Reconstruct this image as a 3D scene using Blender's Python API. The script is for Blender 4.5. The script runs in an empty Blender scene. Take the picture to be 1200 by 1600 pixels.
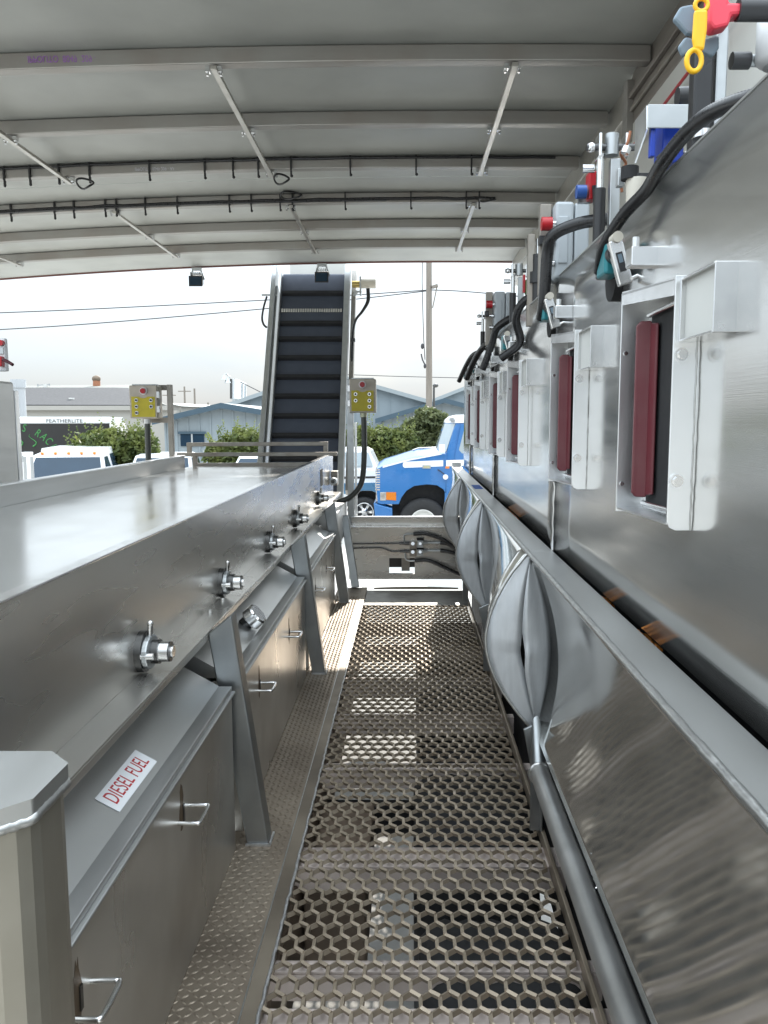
import bpy, math, random
from mathutils import Vector, Matrix
R = math.radians
random.seed(7)
scene = bpy.context.scene
COL = scene.collection

# ------------------------------------------------------------------ camera, sky, sun, exposure
# the lens sits at the origin; the walkway deck is 1.55 m below it and the ground 2.68 m below it
FPX = 1250.0                       # focal length in photo pixels (1600 px high frame)
PCX, PCY = 640.0, 800.0            # optical axis in photo pixels
TH = math.atan(145.0 / FPX)        # pitch below the horizon
cd = bpy.data.cameras.new('camera')
cam = bpy.data.objects.new('camera', cd); COL.objects.link(cam)
cam.rotation_euler = (R(90) - TH, 0, 0)
cd.sensor_fit = 'VERTICAL'; cd.sensor_height = 36.0; cd.lens = 36.0 * FPX / 1600.0
cd.shift_x = -(PCX - 600.0) / 1600.0
cd.clip_start = 0.05; cd.clip_end = 3000
scene.camera = cam

SUN = Vector((0.13, 1.0, 0.63)).normalized()       # towards the sun: ahead and to the right
sun_el = math.asin(SUN.z); sun_az = math.atan2(SUN.x, SUN.y)
W = bpy.data.worlds.new('World'); scene.world = W; W.use_nodes = True
nt = W.node_tree; nt.nodes.clear()
sky = nt.nodes.new('ShaderNodeTexSky'); sky.sky_type = 'NISHITA'; sky.sun_disc = False
sky.sun_elevation = sun_el; sky.sun_rotation = sun_az
sky.air_density = 1.0; sky.dust_density = 2.0; sky.ozone_density = 1.0
tc = nt.nodes.new('ShaderNodeTexCoord')
mp = nt.nodes.new('ShaderNodeMapping'); mp.inputs['Scale'].default_value = (1.0, 1.0, 2.6)
nz = nt.nodes.new('ShaderNodeTexNoise'); nz.inputs['Scale'].default_value = 1.6; nz.inputs['Detail'].default_value = 6
cr = nt.nodes.new('ShaderNodeValToRGB')
cr.color_ramp.elements[0].position = 0.30; cr.color_ramp.elements[0].color = (0.80, 0.80, 0.80, 1)
cr.color_ramp.elements[1].position = 0.62; cr.color_ramp.elements[1].color = (0.97, 0.97, 0.97, 1)
mx = nt.nodes.new('ShaderNodeMixRGB'); mx.inputs[2].default_value = (7.6, 8.0, 8.35, 1)   # thin bright cloud
bg = nt.nodes.new('ShaderNodeBackground'); bg.inputs['Strength'].default_value = 0.10
wo = nt.nodes.new('ShaderNodeOutputWorld')
L = nt.links.new
L(tc.outputs['Generated'], mp.inputs[0]); L(mp.outputs[0], nz.inputs[0]); L(nz.outputs[0], cr.inputs[0])
sx_ = nt.nodes.new('ShaderNodeSeparateXYZ'); L(tc.outputs['Generated'], sx_.inputs[0])
mr_ = nt.nodes.new('ShaderNodeMapRange'); mr_.inputs[1].default_value = 0.0; mr_.inputs[2].default_value = 0.75; mr_.inputs[3].default_value = 0.40; mr_.inputs[4].default_value = 2.5
L(sx_.outputs[2], mr_.inputs[0])                      # an overcast veil is brighter overhead than at the horizon
sc_ = nt.nodes.new('ShaderNodeVectorMath'); sc_.operation = 'SCALE'; sc_.inputs[0].default_value = (7.3, 8.15, 8.8); L(mr_.outputs[0], sc_.inputs['Scale']); L(sc_.outputs[0], mx.inputs[2])
L(cr.outputs[0], mx.inputs[0]); L(sky.outputs[0], mx.inputs[1]); L(mx.outputs[0], bg.inputs[0]); L(bg.outputs[0], wo.inputs[0])

sd = bpy.data.lights.new('sun', 'SUN'); sd.energy = 3.2; sd.angle = R(0.5); sd.color = (1.0, 0.95, 0.87)
so = bpy.data.objects.new('sun', sd); COL.objects.link(so)
so.rotation_euler = SUN.to_track_quat('Z', 'Y').to_euler(); so.location = SUN * 50

scene.view_settings.view_transform = 'Standard'; scene.view_settings.look = 'None'
scene.view_settings.gamma = 1.0; scene.view_settings.use_curve_mapping = False
scene.view_settings.exposure = 0.9
scene.render.engine = 'CYCLES'
cy = scene.cycles
cy.max_bounces = 10; cy.diffuse_bounces = 4; cy.glossy_bounces = 6; cy.transmission_bounces = 4; cy.transparent_max_bounces = 6
cy.sample_clamp_indirect = 6.0; cy.caustics_reflective = False; cy.caustics_refractive = False
try:
    cy.use_denoising = True; cy.denoiser = 'OPENIMAGEDENOISE'
except Exception: pass

# ------------------------------------------------------------------ pixel -> point helpers
CO, SI = math.cos(TH), math.sin(TH)
def ray(px, py):
    u, v = px - PCX, py - PCY
    return u, FPX * CO - v * SI, -(FPX * SI + v * CO)
def P(px, py, Y):
    a, b, c = ray(px, py); t = Y / b
    return Vector((a * t, Y, c * t))
def PZ(px, py, Z):
    a, b, c = ray(px, py); t = Z / c
    return Vector((a * t, b * t, Z))
def PX(px, py, X):
    a, b, c = ray(px, py); t = X / a
    return Vector((X, b * t, c * t))

# ------------------------------------------------------------------ mesh helpers
class MB:
    def __init__(s): s.v = []; s.f = []; s.sm = []
    def add(s, vs, fs, smooth=False):
        n = len(s.v); s.v += [tuple(p) for p in vs]
        for f in fs: s.f.append([i + n for i in f]); s.sm.append(smooth)
        return s
    def box(s, x0, x1, y0, y1, z0, z1):
        vs = [(x, y, z) for z in (z0, z1) for y in (y0, y1) for x in (x0, x1)]
        return s.add(vs, [(0, 2, 3, 1), (4, 5, 7, 6), (0, 1, 5, 4), (2, 6, 7, 3), (0, 4, 6, 2), (1, 3, 7, 5)])
    def bar(s, p, q, w, h=None, up=(0, 0, 1), roll=0):
        """square bar from p to q; w across, h along `up`"""
        h = h or w; p = Vector(p); q = Vector(q); d = (q - p).normalized(); up = Vector(up)
        if abs(d.dot(up)) > .999: up = Vector((0, 1, 0))
        a = d.cross(up).normalized(); b = a.cross(d).normalized()
        if roll:
            a, b = a * math.cos(roll) + b * math.sin(roll), b * math.cos(roll) - a * math.sin(roll)
        vs = []
        for c in (p, q):
            for i, j in ((-1, -1), (1, -1), (1, 1), (-1, 1)): vs.append(c + a * (i * w / 2) + b * (j * h / 2))
        return s.add(vs, [(0, 1, 2, 3), (7, 6, 5, 4), (0, 4, 5, 1), (1, 5, 6, 2), (2, 6, 7, 3), (3, 7, 4, 0)])
    def cyl(s, p, q, r, r2=None, n=16, caps=True):
        r2 = r if r2 is None else r2; p = Vector(p); q = Vector(q); d = (q - p).normalized()
        a = d.orthogonal().normalized(); b = d.cross(a)
        vs = []
        for c, rr in ((p, r), (q, r2)):
            for i in range(n):
                t = 2 * math.pi * i / n; vs.append(c + (a * math.cos(t) + b * math.sin(t)) * rr)
        s.add(vs, [(i, (i + 1) % n, n + (i + 1) % n, n + i) for i in range(n)], True)
        if caps:
            s.add(vs[:n], [list(range(n))[::-1]]); s.add(vs[n:], [list(range(n))])
        return s
    def tube(s, pts, r, n=8, closed=False):
        pts = [Vector(p) for p in pts]; m = len(pts); rings = []; prev = None
        for i, p in enumerate(pts):
            if closed: d = pts[(i + 1) % m] - pts[i - 1]
            else: d = pts[min(i + 1, m - 1)] - pts[max(i - 1, 0)]
            d.normalize()
            if prev is None: a = d.orthogonal().normalized()
            else:
                a = prev - d * prev.dot(d)
                a = a.normalized() if a.length > 1e-6 else d.orthogonal().normalized()
            prev = a; b = d.cross(a); rr = r(i / (m - 1)) if callable(r) else r
            rings.append([p + (a * math.cos(2 * math.pi * k / n) + b * math.sin(2 * math.pi * k / n)) * rr for k in range(n)])
        vs = [p for rg in rings for p in rg]; fs = []
        for i in range(m if closed else m - 1):
            j = (i + 1) % m
            for k in range(n): fs.append((i * n + k, i * n + (k + 1) % n, j * n + (k + 1) % n, j * n + k))
        s.add(vs, fs, True)
        if not closed: s.add(rings[0], [list(range(n))[::-1]]); s.add(rings[-1], [list(range(n))])
        return s
    def prism(s, poly, d):
        n = len(poly); d = Vector(d); a = [Vector(p) for p in poly]; b = [p + d for p in a]
        s.add(a + b, [list(range(n))[::-1], [n + i for i in range(n)]] + [(i, (i + 1) % n, n + (i + 1) % n, n + i) for i in range(n)])
        return s
    def grid(s, rows, smooth=True):
        n = len(rows[0]); vs = [p for r in rows for p in r]
        fs = [(i * n + j, i * n + j + 1, (i + 1) * n + j + 1, (i + 1) * n + j) for i in range(len(rows) - 1) for j in range(n - 1)]
        return s.add(vs, fs, smooth)
    def loft(s, secs, smooth=False, caps=True):
        n = len(secs[0]); vs = [p for r in secs for p in r]; fs = []
        for i in range(len(secs) - 1):
            for j in range(n): fs.append((i * n + j, i * n + (j + 1) % n, (i + 1) * n + (j + 1) % n, (i + 1) * n + j))
        s.add(vs, fs, smooth)
        if caps: s.add(secs[0], [list(range(n))[::-1]]); s.add(secs[-1], [list(range(n))])
        return s
    def ball(s, c, rx, ry=None, rz=None, n=12, m=8):
        ry = ry or rx; rz = rz or rx; c = Vector(c); rows = []
        for i in range(m + 1):
            a = math.pi * i / m
            rows.append([c + Vector((rx * math.sin(a) * math.cos(2 * math.pi * j / n), ry * math.sin(a) * math.sin(2 * math.pi * j / n), rz * math.cos(a))) for j in range(n + 1)])
        return s.grid(rows, True)
    def build(s, name, mat, parent=None, bev=0, solid=0):
        off = wloc(parent) if parent else Vector((0, 0, 0))
        me = bpy.data.meshes.new(name)
        me.from_pydata([tuple(Vector(p) - off) for p in s.v], [], s.f)
        me.polygons.foreach_set('use_smooth', s.sm); me.update()
        import bmesh
        bm = bmesh.new(); bm.from_mesh(me); bmesh.ops.recalc_face_normals(bm, faces=bm.faces); bm.to_mesh(me); bm.free()
        o = bpy.data.objects.new(name, me); COL.objects.link(o)
        if isinstance(mat, (list, tuple)):
            for m_ in mat: me.materials.append(m_)
        else: me.materials.append(mat)
        if parent: o.parent = parent
        if solid:
            md = o.modifiers.new('solid', 'SOLIDIFY'); md.thickness = solid; md.offset = 0
        if bev:
            md = o.modifiers.new('bevel', 'BEVEL'); md.width = bev; md.segments = 2; md.limit_method = 'ANGLE'; md.angle_limit = R(40)
            md.use_clamp_overlap = True
        return o
def wloc(o):
    v = Vector((0, 0, 0))
    while o: v += o.location; o = o.parent
    return v
def B(*a): return MB().box(*a)
def tag(o, label=None, cat=None, group=None, kind=None):
    if label: o['label'] = label
    if cat: o['category'] = cat
    if group: o['group'] = group
    if kind: o['kind'] = kind
    return o
def T(name, label, cat, loc=(0, 0, 0), group=None):
    o = bpy.data.objects.new(name, None); COL.objects.link(o); o.location = loc; o.empty_display_size = .1
    return tag(o, label, cat, group)
def kids(o): return [c for c in bpy.data.objects if c.parent is o]
def dup(o, loc, label=None, parent=None):
    c = o.copy(); COL.objects.link(c)
    if parent: c.parent = parent
    if loc is not None: c.location = loc
    if label: c['label'] = label
    for k in kids(o): dup(k, None, None, c)
    return c
def text(name, s, mat, parent, M, size, ext=0.0006, align='CENTER'):
    cu = bpy.data.curves.new(name, 'FONT'); cu.body = s; cu.size = size; cu.align_x = align; cu.align_y = 'CENTER'; cu.extrude = ext
    tmp = bpy.data.objects.new(name, cu); COL.objects.link(tmp)
    dg = bpy.context.evaluated_depsgraph_get(); dg.update()
    me = bpy.data.meshes.new_from_object(tmp.evaluated_get(dg)); bpy.data.objects.remove(tmp)
    me.name = name; me.materials.clear(); me.materials.append(mat)
    o = bpy.data.objects.new(name, me); COL.objects.link(o)
    off = wloc(parent) if parent else Vector((0, 0, 0))
    if parent: o.parent = parent
    o.matrix_basis = Matrix.Translation(-off) @ M
    return o
def frame(o, x, y):
    """matrix whose local x,y axes are the given world vectors (lengths kept as scale)"""
    x = Vector(x); y = Vector(y); z = x.cross(y).normalized()
    M = Matrix((x, y, z)).transposed().to_4x4(); M.translation = Vector(o); return M
def bez(pts, n=10):
    """smooth path through points (Catmull-Rom)"""
    p = [Vector(a) for a in pts]; p = [p[0] * 2 - p[1]] + p + [p[-1] * 2 - p[-2]]; out = []
    for i in range(1, len(p) - 2):
        for k in range(n):
            t = k / n; a, b, c, d = p[i - 1], p[i], p[i + 1], p[i + 2]
            out.append(.5 * ((2 * b) + (c - a) * t + (2 * a - 5 * b + 4 * c - d) * t * t + (3 * b - a - 3 * c + d) * t ** 3))
    out.append(p[-2]); return out

# ------------------------------------------------------------------ materials
def mat(name, col, rough=.5, metal=0.0, var=.15, vscale=6.0, vstretch=(1, 1, 1), bump=0.0, bscale=20.0, bstretch=(1, 1, 1), rvar=.1,
        spec=None, coat=0, wave=0.0, wscale=1.2, dirt=None, dscale=3.0, damt=.5, emit=0, dsoft=5):
    m = bpy.data.materials.new(name); m.use_nodes = True; n = m.node_tree; b = n.nodes['Principled BSDF']
    lk = n.links.new
    t = n.nodes.new('ShaderNodeTexCoord')
    def noise(sc, st, det=4):
        mpn = n.nodes.new('ShaderNodeMapping'); mpn.inputs['Scale'].default_value = st; lk(t.outputs['Object'], mpn.inputs[0])
        q = n.nodes.new('ShaderNodeTexNoise'); q.inputs['Scale'].default_value = sc; q.inputs['Detail'].default_value = det; lk(mpn.outputs[0], q.inputs[0]); return q
    q = noise(vscale, vstretch)
    c1 = tuple(max(0, x * (1 - var)) for x in col[:3]) + (1,); c2 = tuple(min(1, x * (1 + var)) for x in col[:3]) + (1,)
    r = n.nodes.new('ShaderNodeValToRGB'); r.color_ramp.elements[0].position = .15; r.color_ramp.elements[1].position = .85
    r.color_ramp.elements[0].color = c1; r.color_ramp.elements[1].color = c2; lk(q.outputs[0], r.inputs[0])
    colout = r.outputs[0]
    if dirt:
        d = noise(dscale, (1, 1, 1), dsoft); dr = n.nodes.new('ShaderNodeValToRGB')
        dr.color_ramp.elements[0].position = .30; dr.color_ramp.elements[1].position = .85; dr.color_ramp.interpolation = 'EASE'
        dr.color_ramp.elements[0].color = (0, 0, 0, 1); dr.color_ramp.elements[1].color = (damt, damt, damt, 1); lk(d.outputs[0], dr.inputs[0])
        x = n.nodes.new('ShaderNodeMixRGB'); x.inputs[2].default_value = tuple(dirt) + (1,)
        lk(dr.outputs[0], x.inputs[0]); lk(colout, x.inputs[1]); colout = x.outputs[0]
    lk(colout, b.inputs['Base Color'])
    b.inputs['Metallic'].default_value = metal
    mr = n.nodes.new('ShaderNodeMapRange'); mr.inputs[1].default_value = .18; mr.inputs[2].default_value = .82
    mr.inputs[3].default_value = max(.02, rough - rvar); mr.inputs[4].default_value = min(1, rough + rvar)
    q2 = noise(vscale * 1.7, vstretch, 2); lk(q2.outputs[0], mr.inputs[0]); lk(mr.outputs[0], b.inputs['Roughness'])
    if spec is not None: b.inputs['Specular IOR Level'].default_value = spec
    if coat: b.inputs['Coat Weight'].default_value = coat; b.inputs['Coat Roughness'].default_value = .05
    last = None
    if wave:
        q3 = noise(wscale, (1, 1, 1), 1); bp = n.nodes.new('ShaderNodeBump'); bp.inputs['Strength'].default_value = 1.0; bp.inputs['Distance'].default_value = wave
        lk(q3.outputs[0], bp.inputs['Height']); last = bp.outputs[0]
    if bump:
        q4 = noise(bscale, bstretch, 3); bp = n.nodes.new('ShaderNodeBump'); bp.inputs['Strength'].default_value = bump; bp.inputs['Distance'].default_value = .01
        lk(q4.outputs[0], bp.inputs['Height'])
        if last: lk(last, bp.inputs['Normal'])
        last = bp.outputs[0]
    if last: lk(last, b.inputs['Normal'])
    if emit:
        b.inputs['Emission Color'].default_value = tuple(col[:3]) + (1,); b.inputs['Emission Strength'].default_value = emit
    return m
def glassy(name, col, rough=.04):
    m = mat(name, col, rough, 0, .1, 2, rvar=.01, spec=.32); return m
M = {}
M['wall'] = mat('mirror_stainless', (.64, .64, .63), .15, .88, .05, 3, (1, .4, 6), rvar=.045, wave=.004, wscale=1.6, bump=.03, bscale=60, bstretch=(1, .04, 14), dirt=(.50, .49, .46), dscale=2.5, damt=.5)
M['side'] = mat('smeared_stainless', (.64, .625, .595), .28, .85, .07, 2.0, (1, .5, 3), rvar=.06, wave=.003, wscale=1.4, bump=.012, bscale=40, bstretch=(1, .1, 8), dirt=(.46, .40, .31), dscale=1.6, damt=.35, dsoft=2)
M['table'] = mat('polished_table_steel', (.72, .72, .71), .20, .92, .05, 1.6, (2, .5, 1), rvar=.06, wave=.003, wscale=1.8, dirt=(.55, .53, .49), dscale=2.0, damt=.4, dsoft=3)
M['trough'] = mat('bent_stainless', (.66, .655, .63), .085, .90, .07, 3, rvar=.03, wave=.0016, wscale=2.2, dirt=(.42, .40, .36), dscale=4, damt=.35)
M['lobe'] = mat('ground_steel', (.60, .62, .64), .50, .72, .12, 9, (6, 1, .8), rvar=.07, bump=.06, bscale=30, bstretch=(6, 1, .6), dirt=(.42, .43, .44), dscale=7, damt=.6)
M['cabinet'] = mat('cabinet_steel', (.60, .58, .54), .30, .72, .12, 2.2, (1, 1, .5), rvar=.08, wave=.004, wscale=2, dirt=(.22, .17, .12), dscale=2.4, damt=.5, dsoft=3)
M['slope'] = mat('brushed_sheet', (.56, .565, .56), .42, 1, .07, 4, (1, .3, 4), rvar=.06)
M['plate'] = mat('satin_plate', (.82, .83, .84), .33, 1, .06, 8, (1, 1, .3), rvar=.07)
M['post'] = mat('square_tube_steel', (.33, .345, .35), .42, 1, .12, 6, (2, 2, .4), rvar=.08, dirt=(.16, .17, .18), dscale=6, damt=.5)
M['galv'] = mat('galvanised', (.46, .48, .49), .45, .9, .14, 10, rvar=.1)
M['rail'] = mat('weathered_rail', (.33, .31, .28), .5, .7, .2, 9, rvar=.1, dirt=(.2, .13, .08), dscale=6, damt=.4)
M['bright'] = mat('bright_hardware', (.70, .70, .70), .22, 1, .06, 14, rvar=.06)
M['darkmetal'] = mat('dark_hardware', (.10, .10, .10), .32, .9, .2, 18, rvar=.1)
M['weld'] = mat('weld_bead', (.48, .48, .47), .34, .9, .2, 40, rvar=.06, bump=.15, bscale=60, bstretch=(1, 1, 1))
M['deck'] = mat('diamond_plate', (.36, .30, .235), .42, .62, .16, 5, rvar=.12, dirt=(.10, .075, .055), dscale=2.2, damt=.7)
M['strip'] = mat('deck_angle', (.33, .28, .22), .45, .7, .18, 5, rvar=.12, dirt=(.06, .045, .035), dscale=1.6, damt=.8)
M['weldline'] = mat('bright_seam', (.50, .50, .50), .4, .7, .3, 40, rvar=.1, bump=.5, bscale=60)
M['grate'] = mat('expanded_metal', (.42, .35, .27), .40, .62, .28, 7, rvar=.14, dirt=(.17, .125, .085), dscale=2.5, damt=.6)
M['beam'] = mat('deck_beam', (.70, .60, .55), .6, .2, .12, 5, dirt=(.2, .16, .13), dscale=4, damt=.5)
M['rust'] = mat('rusty_beam', (.20, .15, .11), .7, .2, .25, 5)
M['tyre'] = mat('tyre_rubber', (.022, .022, .023), .8, 0, .25, 8, bump=.1, bscale=40)
M['black'] = mat('black_plastic', (.022, .022, .024), .32, 0, .15, 10, rvar=.08)
M['blackmatt'] = mat('black_matt', (.012, .012, .013), .75, 0, .2, 10)
M['hose'] = mat('black_hose', (.018, .018, .02), .3, 0, .2, 30, rvar=.08)
M['greyhose'] = mat('grey_conduit', (.07, .075, .07), .35, 0, .15, 20)
M['roof'] = mat('pale_roof_sheet', (.50, .51, .48), .45, 0, .05, 1.1, rvar=.06, dirt=(.34, .345, .33), dscale=1.8, damt=.7, spec=.4)
M['rib'] = mat('roof_rib_steel', (.36, .35, .33), .45, .55, .10, 4, (.4, 3, 3), rvar=.08, dirt=(.26, .2, .16), dscale=3, damt=.45)
M['sill'] = mat('sill_beam_steel', (.27, .245, .22), .45, .6, .12, 3, (3, .3, 3), rvar=.08)
M['strut'] = mat('roof_strut', (.50, .48, .44), .38, .8, .08, 6, rvar=.08)
M['trim'] = mat('dark_red_trim', (.16, .07, .06), .7, 0, .2)
M['backpanel'] = mat('pale_back_panel', (.60, .60, .57), .5, 0, .06, 2)
M['belt'] = mat('conveyor_belt', (.064, .078, .112), .62, 0, .10, 8, rvar=.08)
M['beltdark'] = mat('belt_cleat', (.012, .013, .016), .7, 0, .2, 8)
M['white'] = mat('white_paint', (.80, .81, .82), .35, 0, .04, 3)
M['cream'] = mat('cream_plastic', (.62, .58, .50), .45, 0, .06, 8)
M['yellow'] = mat('yellow_label', (.60, .50, .03), .45, 0, .12, 18)
M['tagyellow'] = mat('yellow_tag', (.90, .50, .01), .35, 0, .05, 8)
M['red'] = mat('red_plastic', (.45, .012, .02), .35, 0, .1, 10)
M['pinkred'] = mat('bright_red_plastic', (.80, .06, .10), .4, 0, .06, 10)
M['maroon'] = mat('maroon_flap', (.12, .016, .024), .45, 0, .1, 10, dirt=(.14, .06, .06), dscale=12, damt=.4)
M['blue'] = mat('blue_plastic', (.01, .05, .42), .35, 0, .1, 8)
M['blueknob'] = mat('blue_knob', (.03, .10, .36), .3, 0, .1, 8)
M['bluetape'] = mat('blue_tape', (.02, .13, .55), .6, 0, .1, 8)
M['slate'] = mat('slate_plastic', (.17, .23, .28), .45, 0, .08, 8)
M['teal'] = mat('teal_housing', (.02, .20, .23), .38, .1, .12, 10)
M['pvc'] = mat('grey_box_plastic', (.47, .51, .54), .42, 0, .03, 4)
M['green'] = mat('green_board', (.05, .19, .03), .5, 0, .1, 10)
M['copper'] = mat('orange_glint', (.70, .27, .06), .4, .8, .35, 25)  # orange colour standing in for the sunlit glow in the rim gap
M['sticker'] = mat('white_sticker', (.78, .79, .80), .4, 0, .02, 5)
M['redink'] = mat('red_ink', (.42, .015, .02), .5, 0, .05, 5)
M['purple'] = mat('purple_marker', (.36, .16, .50), .6, 0, .3, 50)
M['scribe'] = mat('chalk_marker', (.62, .62, .68), .6, 0, .3, 50)
# ==== setting and background ====
M['stain'] = mat('rust_stain', (.16, .115, .075), .45, .5, .5, 30, (1, 1, .3), rvar=.1)
M['galvpale'] = mat('pale_pipe_paint', (.42, .44, .46), .5, 0, .06, 2)
M['pale_felt'] = mat('pale_roof_felt', (.20, .20, .185), .85, 0, .08, 1)
M['ground'] = mat('concrete_yard', (.45, .435, .405), .85, 0, .10, .6, dirt=(.34, .32, .29), dscale=.35, damt=.6, bump=.25, bscale=30)
M['truckblue'] = mat('blue_truck_paint', (.02, .14, .38), .3, 0, .04, 2, coat=.6)
M['carwhite'] = mat('white_car_paint', (.78, .79, .80), .3, 0, .03, 2, coat=.5)
M['carblue'] = mat('slate_blue_paint', (.05, .17, .30), .3, 0, .05, 2, coat=.5)
M['glass'] = glassy('dark_glass', (.02, .04, .065))
M['paleglass'] = glassy('pale_glass', (.33, .38, .40))
M['chrome'] = mat('chrome', (.75, .75, .76), .15, 1, .05, 5)
M['amber'] = mat('amber_lens', (.60, .17, .01), .25, 0, .1, 20)
M['orange'] = mat('orange_stripe', (.75, .22, .03), .45, 0, .1, 5)
M['hubwhite'] = mat('white_wheel', (.70, .69, .66), .45, 0, .06, 6)
M['blueshed'] = mat('blue_siding', (.25, .29, .315), .6, 0, .04, 2)
M['shedtrim'] = mat('blue_roof_trim', (.045, .08, .11), .5, 0, .08, 2)
M['shedroof'] = mat('pale_shed_roof', (.30, .33, .34), .6, 0, .06, 1)
M['beige'] = mat('beige_stucco', (.36, .345, .315), .8, 0, .05, .6)
M['shingle'] = mat('dark_shingle', (.05, .05, .054), .85, 0, .22, 4, bump=.4, bscale=8)
M['terracotta'] = mat('rusty_vent', (.36, .15, .08), .7, 0, .2, 4)
M['trailerblack'] = mat('black_trailer', (.018, .017, .017), .35, 0, .2, 2)
M['limegreen'] = mat('lime_lettering', (.05, .24, .06), .5, 0, .1, 6)
M['wood'] = mat('pole_wood', (.21, .185, .16), .85, 0, .2, 3, (3, 3, .3), bump=.4, bscale=12, bstretch=(4, 4, .3))
M['wire'] = mat('power_wire', (.035, .035, .04), .6, 0, .1)
M['bark'] = mat('bark', (.13, .10, .075), .9, 0, .25, 8, bump=.5, bscale=20)
def leafmat(name, a, b_):
    m = bpy.data.materials.new(name); m.use_nodes = True; n = m.node_tree; lk = n.links.new; b = n.nodes['Principled BSDF']
    t = n.nodes.new('ShaderNodeTexCoord'); q = n.nodes.new('ShaderNodeTexNoise'); q.inputs['Scale'].default_value = 2.2; q.inputs['Detail'].default_value = 8
    lk(t.outputs['Object'], q.inputs[0]); r = n.nodes.new('ShaderNodeValToRGB')
    r.color_ramp.elements[0].position = .35; r.color_ramp.elements[1].position = .68
    r.color_ramp.elements[0].color = tuple(a) + (1,); r.color_ramp.elements[1].color = tuple(b_) + (1,)
    lk(q.outputs[0], r.inputs[0]); lk(r.outputs[0], b.inputs['Base Color']); b.inputs['Roughness'].default_value = .55
    tr = n.nodes.new('ShaderNodeBsdfTranslucent'); lk(r.outputs[0], tr.inputs[0]); ms = n.nodes.new('ShaderNodeMixShader'); ms.inputs[0].default_value = .35
    lk(b.outputs[0], ms.inputs[1]); lk(tr.outputs[0], ms.inputs[2]); lk(ms.outputs[0], n.nodes['Material Output'].inputs[0]); return m
M['leaf'] = leafmat('hedge_leaves', (.055, .085, .022), (.20, .225, .06))
M['leafgrey'] = leafmat('tree_leaves', (.06, .085, .035), (.17, .19, .075))

GZ = -2.68
DECK = -1.55

# ================================================================== SETTING: ground
gm = MB(); gm.add([(-400, -200, GZ), (400, -200, GZ), (400, 900, GZ), (-400, 900, GZ)], [(0, 1, 2, 3)])
tag(gm.build('ground', M['ground']), kind='structure')

# ================================================================== CANOPY ROOF
def roof_z(x): return 1.93 - .0067 * (x - .5) ** 2
RY = [3.63, 4.54, 5.46, 6.35, 7.33, 8.27, 9.18]
canopy = T('canopy_roof', 'pale arched sheet roof on steel ribs covering the walkway', 'canopy', (-2.3, 4.7, 1.9))
xs = [1.3 - 7.6 * i / 40 for i in range(41)]
for y0, y1 in ((3.35, 6.86), (6.87, 10.42)):
    m = MB(); up = [(x, roof_z(x) + .055) for x in xs]
    top = [Vector((x, y0, z + .02)) for x, z in up]; bot = [Vector((x, y0, z)) for x, z in up]
    m.grid([bot, [p + Vector((0, y1 - y0, 0)) for p in bot]]); m.grid([top, [p + Vector((0, y1 - y0, 0)) for p in top]])
    for a in (0, y1 - y0): m.grid([[p + Vector((0, a, 0)) for p in bot], [p + Vector((0, a, 0)) for p in top]], False)
    m.build('roof_sheet', M['roof'], canopy)
def arch_bar(y, w, h, dz=0, x0=1.28, x1=-6.25, n=36):
    m = MB(); s = []
    for i in range(n + 1):
        x = x0 + (x1 - x0) * i / n; z = roof_z(x) + dz
        s.append([Vector((x, y - w / 2, z - h / 2)), Vector((x, y + w / 2, z - h / 2)), Vector((x, y + w / 2, z + h / 2)), Vector((x, y - w / 2, z + h / 2))])
    return m.loft(s)
for y in RY: arch_bar(y, .075, .085, .008).build('rib', M['rib'], canopy, bev=.006)
arch_bar(10.41, .03, .028, .052, 1.3, -6.3).build('edge_trim', M['trim'], canopy)
def roof_strut(x, ia, ib):
    ya, yb = RY[ia], RY[ib]; z = roof_z(x) - .062
    s = MB().bar((x + .01, ya - .06, z), (x - .01, yb + .06, z), .032, .022).build('strut', M['strut'], canopy, bev=.002)
    for i in range(ia, ib + 1):
        for sx in (-1, 1):
            c = MB()
            c.box(x + sx * .032 - .012, x + sx * .032 + .012, RY[i] - .018, RY[i] + .018, z - .004, z + .026)
            c.cyl((x + sx * .036, RY[i], z - .02), (x + sx * .036, RY[i], z + .01), .008, n=8); c.build('clamp', M['bright'], s)
for x in (-4.35, -2.6, -1.05, .55):
    roof_strut(x, 1, 3); roof_strut(x, 4, 6)
# cables strapped to the third and fourth visible ribs
def cable_run(y, dz, r, x0, x1, wob):
    pts = []
    for i in range(41):
        x = x0 + (x1 - x0) * i / 40
        pts.append((x, y - .045, roof_z(x) + dz + wob * math.sin(i * 2.3) * (.5 + .5 * math.sin(i * .7))))
    return MB().tube(pts, r, 8)
cb = cable_run(RY[3], .035, .010, 1.1, -6.1, .003); cb.build('cable', M['hose'], canopy)
cb = cable_run(RY[4], -.005, .013, .75, -6.1, .006); cb.tube([(x, y - .02, z - .016) for x, y, z in [(a, RY[4] - .045, roof_z(a) - .005) for a in [-.2 - .15 * i for i in range(40)]]], .008, 6)
cb.build('cable', M['hose'], canopy)
for (y, px, py) in [(RY[3], p, 256) for p in (10, 50, 95, 143, 236, 322, 366, 405, 456, 548, 650, 736)] + [(RY[4], p, 313) for p in (20, 88, 118, 167, 184, 229, 279, 360, 394, 439, 458, 540, 642, 728, 748)]:
    x = P(px, py, y).x; z = roof_z(x)
    zt = MB().box(x - .006, x + .006, y - .058, y - .04, z - .05, z + .05); zt.box(x - .006, x + .006, y - .05, y - .03, z - .085, z - .05)
    zt.ball((x + .004, y - .05, z - .09), .012, n=6, m=4); zt.build('cable_tie', M['black'], canopy)
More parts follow.
